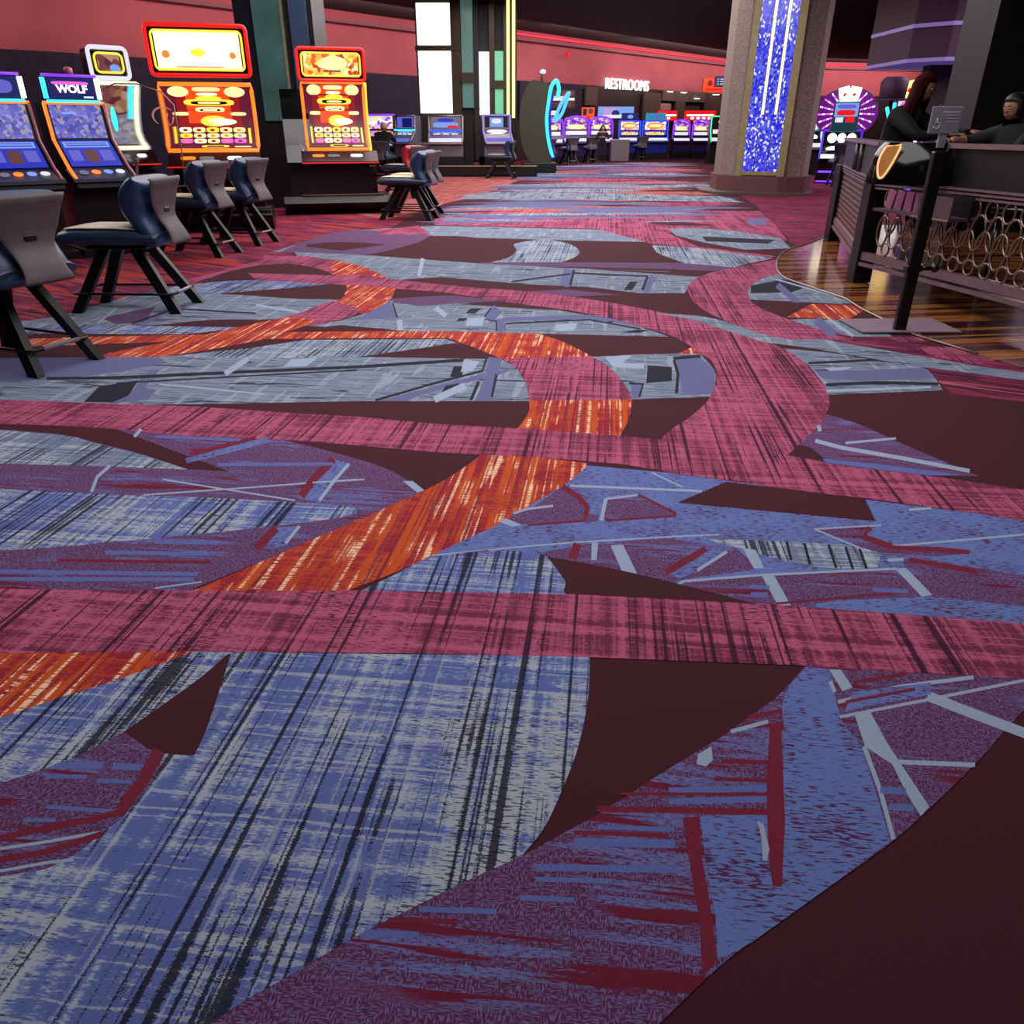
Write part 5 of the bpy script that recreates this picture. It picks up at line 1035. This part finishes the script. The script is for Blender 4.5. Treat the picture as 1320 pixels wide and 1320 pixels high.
def hand(mb, w_, d, up, side, r=.0095):
    """wrist point, direction of fingers, back-of-hand normal, thumb side"""
    w_, d, up, side = Vector(w_), Vector(d).normalized(), Vector(up).normalized(), Vector(side).normalized()
    n = {'w': (w_, .026), 'p': (w_ + d * .05, (.036, .020)), 'k': (w_ + d * .085, (.036, .017))}; vs, fs = skinned(n, [('w', 'p'), ('p', 'k')]); mb.add(vs, fs, skin, True)
    for k, (o_, L) in enumerate(((.028, .070), (.010, .078), (-.010, .073), (-.028, .058))):
        b = w_ + d * .07 + side * o_; n = {'a': (b, r), 'b': (b + d * (.02 + L * .4) + up * .004, r), 'c': (b + d * (.02 + L * .75) - up * .012, r * .9), 'e': (b + d * (.018 + L * .95) - up * .030, r * .75)}
        vs, fs = skinned(n, [('a', 'b'), ('b', 'c'), ('c', 'e')], 1); mb.add(vs, fs, skin, True)
    b = w_ + d * .025 + side * .022; n = {'a': (b, r * 1.2), 'b': (b + d * .03 + side * .026 - up * .008, r * 1.1), 'c': (b + d * .062 + side * .034 - up * .016, r * .85)}
    vs, fs = skinned(n, [('a', 'b'), ('b', 'c')], 1); mb.add(vs, fs, skin, True)
def person(label, loc, rz, J, matfun, head, hair, hands, mask=False, scale=1.0):
    """J: joints; head: (centre, yaw, pitch); faces -y locally"""
    t = thing('person', label, 'person', loc, rz); t.scale = (scale * 1.15, scale, scale)
    mb = MB(); E_ = [e for e in (('pel', 'bel'), ('bel', 'che'), ('che', 'nek'), ('nek', 'hed'), ('che', 'shL'), ('shL', 'elL'), ('elL', 'wrL'), ('che', 'shR'), ('shR', 'elR'), ('elR', 'wrR'), ('pel', 'hpL'), ('hpL', 'knL'), ('knL', 'anL'), ('anL', 'toL'), ('pel', 'hpR'), ('hpR', 'knR'), ('knR', 'anR'), ('anR', 'toR')) if e[0] in J and e[1] in J]
    vs, fs = skinned(J, E_)
    hc = Vector(head[0])
    for f in fs:
        c = sum((vs[i] for i in f), Vector()) / len(f); mb.add([vs[i] for i in f], [tuple(range(len(f)))], matfun(c), True)
    M = rotz(head[1]) @ Matrix.Rotation(head[2], 4, 'X')
    hv, hf = [], []
    hb = MB(); hb.ell((0, 0, 0), (.076, .095, .115), skin, 18, 14)
    def shp(v):
        x, y, z = v
        if z < 0: k = 1 + z * 2.6; x *= max(.62, k); y = y * max(.75, 1 + z * 1.2) - .012 * (z < -.03)
        if y < 0: y *= .93
        return M @ Vector((x, y, z)) + hc
    mb.add([shp(v) for v in hb.v], hb.f, skin, True)
    def at(p): return M @ Vector(p) + hc
    mb.add([at(p) for p in ((-.012, -.085, .005), (.012, -.085, .005), (0, -.086, .03), (-.017, -.090, -.026), (.017, -.090, -.026), (0, -.114, -.020), (0, -.088, -.034))], [(0, 2, 5), (2, 1, 5), (0, 5, 3), (1, 4, 5), (3, 5, 6), (5, 4, 6)], skin, True)
    for s_ in (-1, 1):
        mb.ell(at((s_ * .030, -.078, .012)), (.013, .010, .007), sclera, 10, 6, M); mb.ell(at((s_ * .030, -.088, .012)), (.005, .003, .005), cloth, 8, 5, M); mb.ell(at((s_ * .076, .005, -.002)), (.010, .018, .030), skin, 10, 6, M)
        mb.box(at((s_ * .031, -.088, .030)), (.028, .006, .005), hairdark, M)
    mb.ell(at((0, -.082, -.052)), (.024, .008, .007), lipm, 10, 6, M)
    for h_ in hands: hand(mb, *h_)
    b = mb.build('body', t)
    hair(t, at, M)
    if mask:
        mb = MB(); rows = [[at((.062 * math.sin(a) * k, -.02 - (.088 * math.cos(a)) * k2, z)) for a in [math.radians(q) for q in range(-80, 81, 20)]] for z, k, k2 in ((-.005, 1.12, 1.0), (-.03, 1.2, 1.1), (-.055, 1.1, 1.0), (-.085, .8, .7))]; mb.grid(rows, maskm); mb.build('face_mask', t)
    return t
def long_hair(mat, L=.35, back=.03, w=.10):
    def f(t, at, M):
        mb = MB(); hb = MB(); hb.ell((0, 0, 0), (.094, .112, .126), mat, 18, 12); vs = []
        for x, y, z in hb.v:
            if y < -.05 and z < .06: y = -.052; x *= 1.0
            vs.append(at((x, y + .012, z + .014)))
        mb.add(vs, hb.f, mat, True)
        rows = []; e_ = M.to_euler(); Ry = rotz(e_.z)
        for i in range(9):
            u = i / 8; z = .03 - u * L; rows.append([Ry @ Vector(((w + .12 * u) * math.sin(a) * (1 + .06 * math.sin(7 * u + 3 * a)), .01 + back * u + (.10 - .01 * u) * math.cos(a) * (1 - .1 * u), z)) + at((0, 0, 0)) for a in [math.radians(q) for q in range(-125, 126, 25)]])
        mb.grid(rows, mat); rows2 = [[p + (at((0, .0, 0)) - p) * .18 for p in r] for r in rows]; mb.grid(rows2[::-1], mat); mb.build('hair', t)
    return f
def cap_hair(mat):
    def f(t, at, M):
        mb = MB(); hb = MB(); hb.ell((0, 0, 0), (.096, .115, .128), mat, 18, 12); vs = []
        for x, y, z in hb.v:
            if y < -.03 and z < .05: y = -.045
            if z < -.06: z = -.06 + (z + .06) * .3
            vs.append(at((x, y + .012, z + .012)))
        mb.add(vs, hb.f, mat, True); mb.build('hair', t)
    return f
def clothes(arm_z=None, neck=1.36, wr=None, m=cloth):
    def f(c):
        if c.z > neck: return skin
        if wr:
            for w_, r in wr:
                if (c - Vector(w_)).length < r: return skin
        return m
    return f
# standing attendant
J = {'pel': ((0, 0, .92), .135), 'bel': ((0, 0, 1.08), .12), 'che': ((0, 0, 1.27), .135), 'nek': ((0, 0, 1.42), .055), 'hed': ((0, -.01, 1.50), .05),
     'shL': ((.17, 0, 1.34), .065), 'elL': ((.27, -.04, 1.10), .045), 'wrL': ((.10, -.22, 1.12), .032), 'shR': ((-.17, 0, 1.34), .065), 'elR': ((-.27, -.04, 1.10), .045), 'wrR': ((-.08, -.24, 1.16), .032),
     'hpL': ((.09, 0, .86), .10), 'knL': ((.10, -.02, .48), .065), 'anL': ((.11, .02, .09), .045), 'toL': ((.12, -.12, .035), .04), 'hpR': ((-.09, 0, .86), .10), 'knR': ((-.10, -.02, .48), .065), 'anR': ((-.11, .02, .09), .045), 'toR': ((-.12, -.12, .035), .04)}
p_ = G(775, 211)
person('person in dark uniform and grey mask standing, hands at chest, in the far aisle', (p_.x, p_.y, FL), .05, J, clothes(wr=(((.10, -.22, 1.12), .085), ((-.08, -.24, 1.16), .085)), m=cloth2), ((0, -.02, 1.56), 0, 0), long_hair(hairdark, .30), [((.10, -.22, 1.12), (-1, -.3, .2), (0, -1, .3), (0, .2, 1)), ((-.08, -.24, 1.16), (1, -.3, 0), (0, -1, .3), (0, .2, 1))], True)
# red haired person at the host stand
J = {'pel': ((0, 0, .78), .15), 'bel': ((0, -.02, .98), .14), 'che': ((0, -.08, 1.24), .185), 'nek': ((0, -.15, 1.38), .055), 'hed': ((0, -.17, 1.45), .05),
     'shL': ((.20, -.09, 1.30), .09), 'elL': ((.26, -.36, 1.14), .055), 'wrL': ((.20, -.62, 1.16), .034), 'shR': ((-.20, -.09, 1.30), .09), 'elR': ((-.26, -.34, 1.12), .055), 'wrR': ((-.10, -.55, 1.14), .034),
     'hpL': ((.10, -.02, .74), .11), 'knL': ((.13, -.40, .72), .075), 'anL': ((.13, -.38, .36), .05), 'toL': ((.13, -.50, .32), .042), 'hpR': ((-.10, -.02, .74), .11), 'knR': ((-.13, -.40, .72), .075), 'anR': ((-.13, -.38, .36), .05), 'toR': ((-.13, -.50, .32), .042)}
pr_ = person('person with long dark red hair and black top leaning on the host stand', (4.50, 10.0, FL + .14), math.radians(44), J, clothes(neck=1.43), ((.0, -.20, 1.53), math.radians(5), .25), long_hair(hairred, .36, .07, .14), [((.20, -.62, 1.16), (.0, -1, 0), (0, 0, 1), (-1, 0, 0)), ((-.10, -.55, 1.14), (0, -1, 0), (0, 0, 1), (1, 0, 0))], scale=1.18)
hp = pr_.location
t2 = thing('bar_stool', 'black high stool the red haired person sits on inside the host stand', 'stool', (hp.x, hp.y, FL), 0)
mb = MB(); mb.lathe([(.20, .70), (.21, .74), (.19, .78)], dk, (0, 0, 0), 20); mb.build('seat', t2)
mb = MB(); mb.tube([(0, 0, .03), (0, 0, .71)], .03, chrome, 10); mb.build('stem', t2)
mb = MB(); mb.lathe([(.22, 0), (.22, .02), (.05, .05)], chrome, (0, 0, 0), 20); mb.build('foot', t2)
# forearm resting on the counter at right: another person beyond the frame edge of the photograph
J2 = dict(J); J2['elR'] = ((-.34, -.30, 1.22), .055); J2['wrR'] = ((-.30, -.56, 1.235), .036)
pq = person('person in black reaching a bare hand over the right end of the host stand', (W(1330, 150, 8.3).x + .2, 8.7, FL + .20), math.radians(-75), J2, clothes(neck=1.43, wr=(((-.30, -.56, 1.235), .20),)), ((.0, -.20, 1.53), 0, .2), cap_hair(hairdark), [((-.30, -.56, 1.235), (0, -1, 0), (0, 0, 1), (1, 0, 0)), ((.20, -.62, 1.16), (.0, -1, 0), (0, 0, 1), (-1, 0, 0))])
dup(t2, (pq.location.x, pq.location.y, FL), 0, 'black high stool at the right end inside the host stand')
# blond player
Js = {k: ((v[0][0], v[0][1] + .0, v[0][2] * 1.0 - .02), v[1]) for k, v in J.items()}
pb = person('person with short blond hair and black top seated at a bright machine', (W(487, 170, 27.3).x, 28.2, FL), math.radians(168), Js, clothes(neck=1.40, wr=(((.20, -.62, 1.14), .2), ((-.10, -.55, 1.12), .2))), ((.0, -.19, 1.50), 0, .1), cap_hair(hairblond), [((.20, -.62, 1.14), (.0, -1, 0), (0, 0, 1), (-1, 0, 0)), ((-.10, -.55, 1.12), (0, -1, 0), (0, 0, 1), (1, 0, 0))], scale=1.05)
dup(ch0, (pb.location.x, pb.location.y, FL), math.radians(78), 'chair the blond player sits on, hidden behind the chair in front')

# ------------------------------------------------------------------ light
def area(loc, size, power, color=(1, 1, 1), rot=(0, 0, 0), sy=None):
    d = bpy.data.lights.new('area_light', 'AREA'); d.shape = 'RECTANGLE'; d.size = size; d.size_y = sy or size; d.energy = power; d.color = color
    o = bpy.data.objects.new('area_light', d); COL.objects.link(o); o.location = loc; o.rotation_euler = rot; return o
w = bpy.data.worlds.new('world'); sc.world = w; w.use_nodes = True
w.node_tree.nodes['Background'].inputs[0].default_value = (.75, .75, 1, 1); w.node_tree.nodes['Background'].inputs[1].default_value = .35
area((0, 5.5, 4.4), 6, 310, (1, .95, .97)); area((0, 15, 5.2), 8, 850, (1, .92, .92)); area((3, 26, 5.6), 10, 1050, (1, .88, .88)); area((5, 38, 5.7), 8, 850, (1, .84, .88))
area((15, 20, 5.5), 7, 800, (1, .8, .95)); area((-12, 14, 5.5), 5, 450, (1, .85, .85))  # general fill light added for the right side and left machines
# area lights added in front of the pink walls to brighten them
def wall_fill(a, b, d, power, z=5.5, color=(1, .62, .62)):
    a, b = Vector(a), Vector(b); m = (a + b) / 2; t = (b - a).normalized(); q = Vector((t.y, -t.x)); m = m + q * d
    area((m.x, m.y, z), (b - a).length * .9, power, color, (PI / 2 - .35, 0, math.atan2(t.y, t.x)), .3)
for (a, b), pw in zip(zip(LW[2:], LW[3:]), (260, 260, 80)): wall_fill(a, b, 3.0, pw)
for (a, b), pw in zip(zip(BW, BW[1:]), (120, 420, 400, 380)): wall_fill(a, b, 3.0, pw)
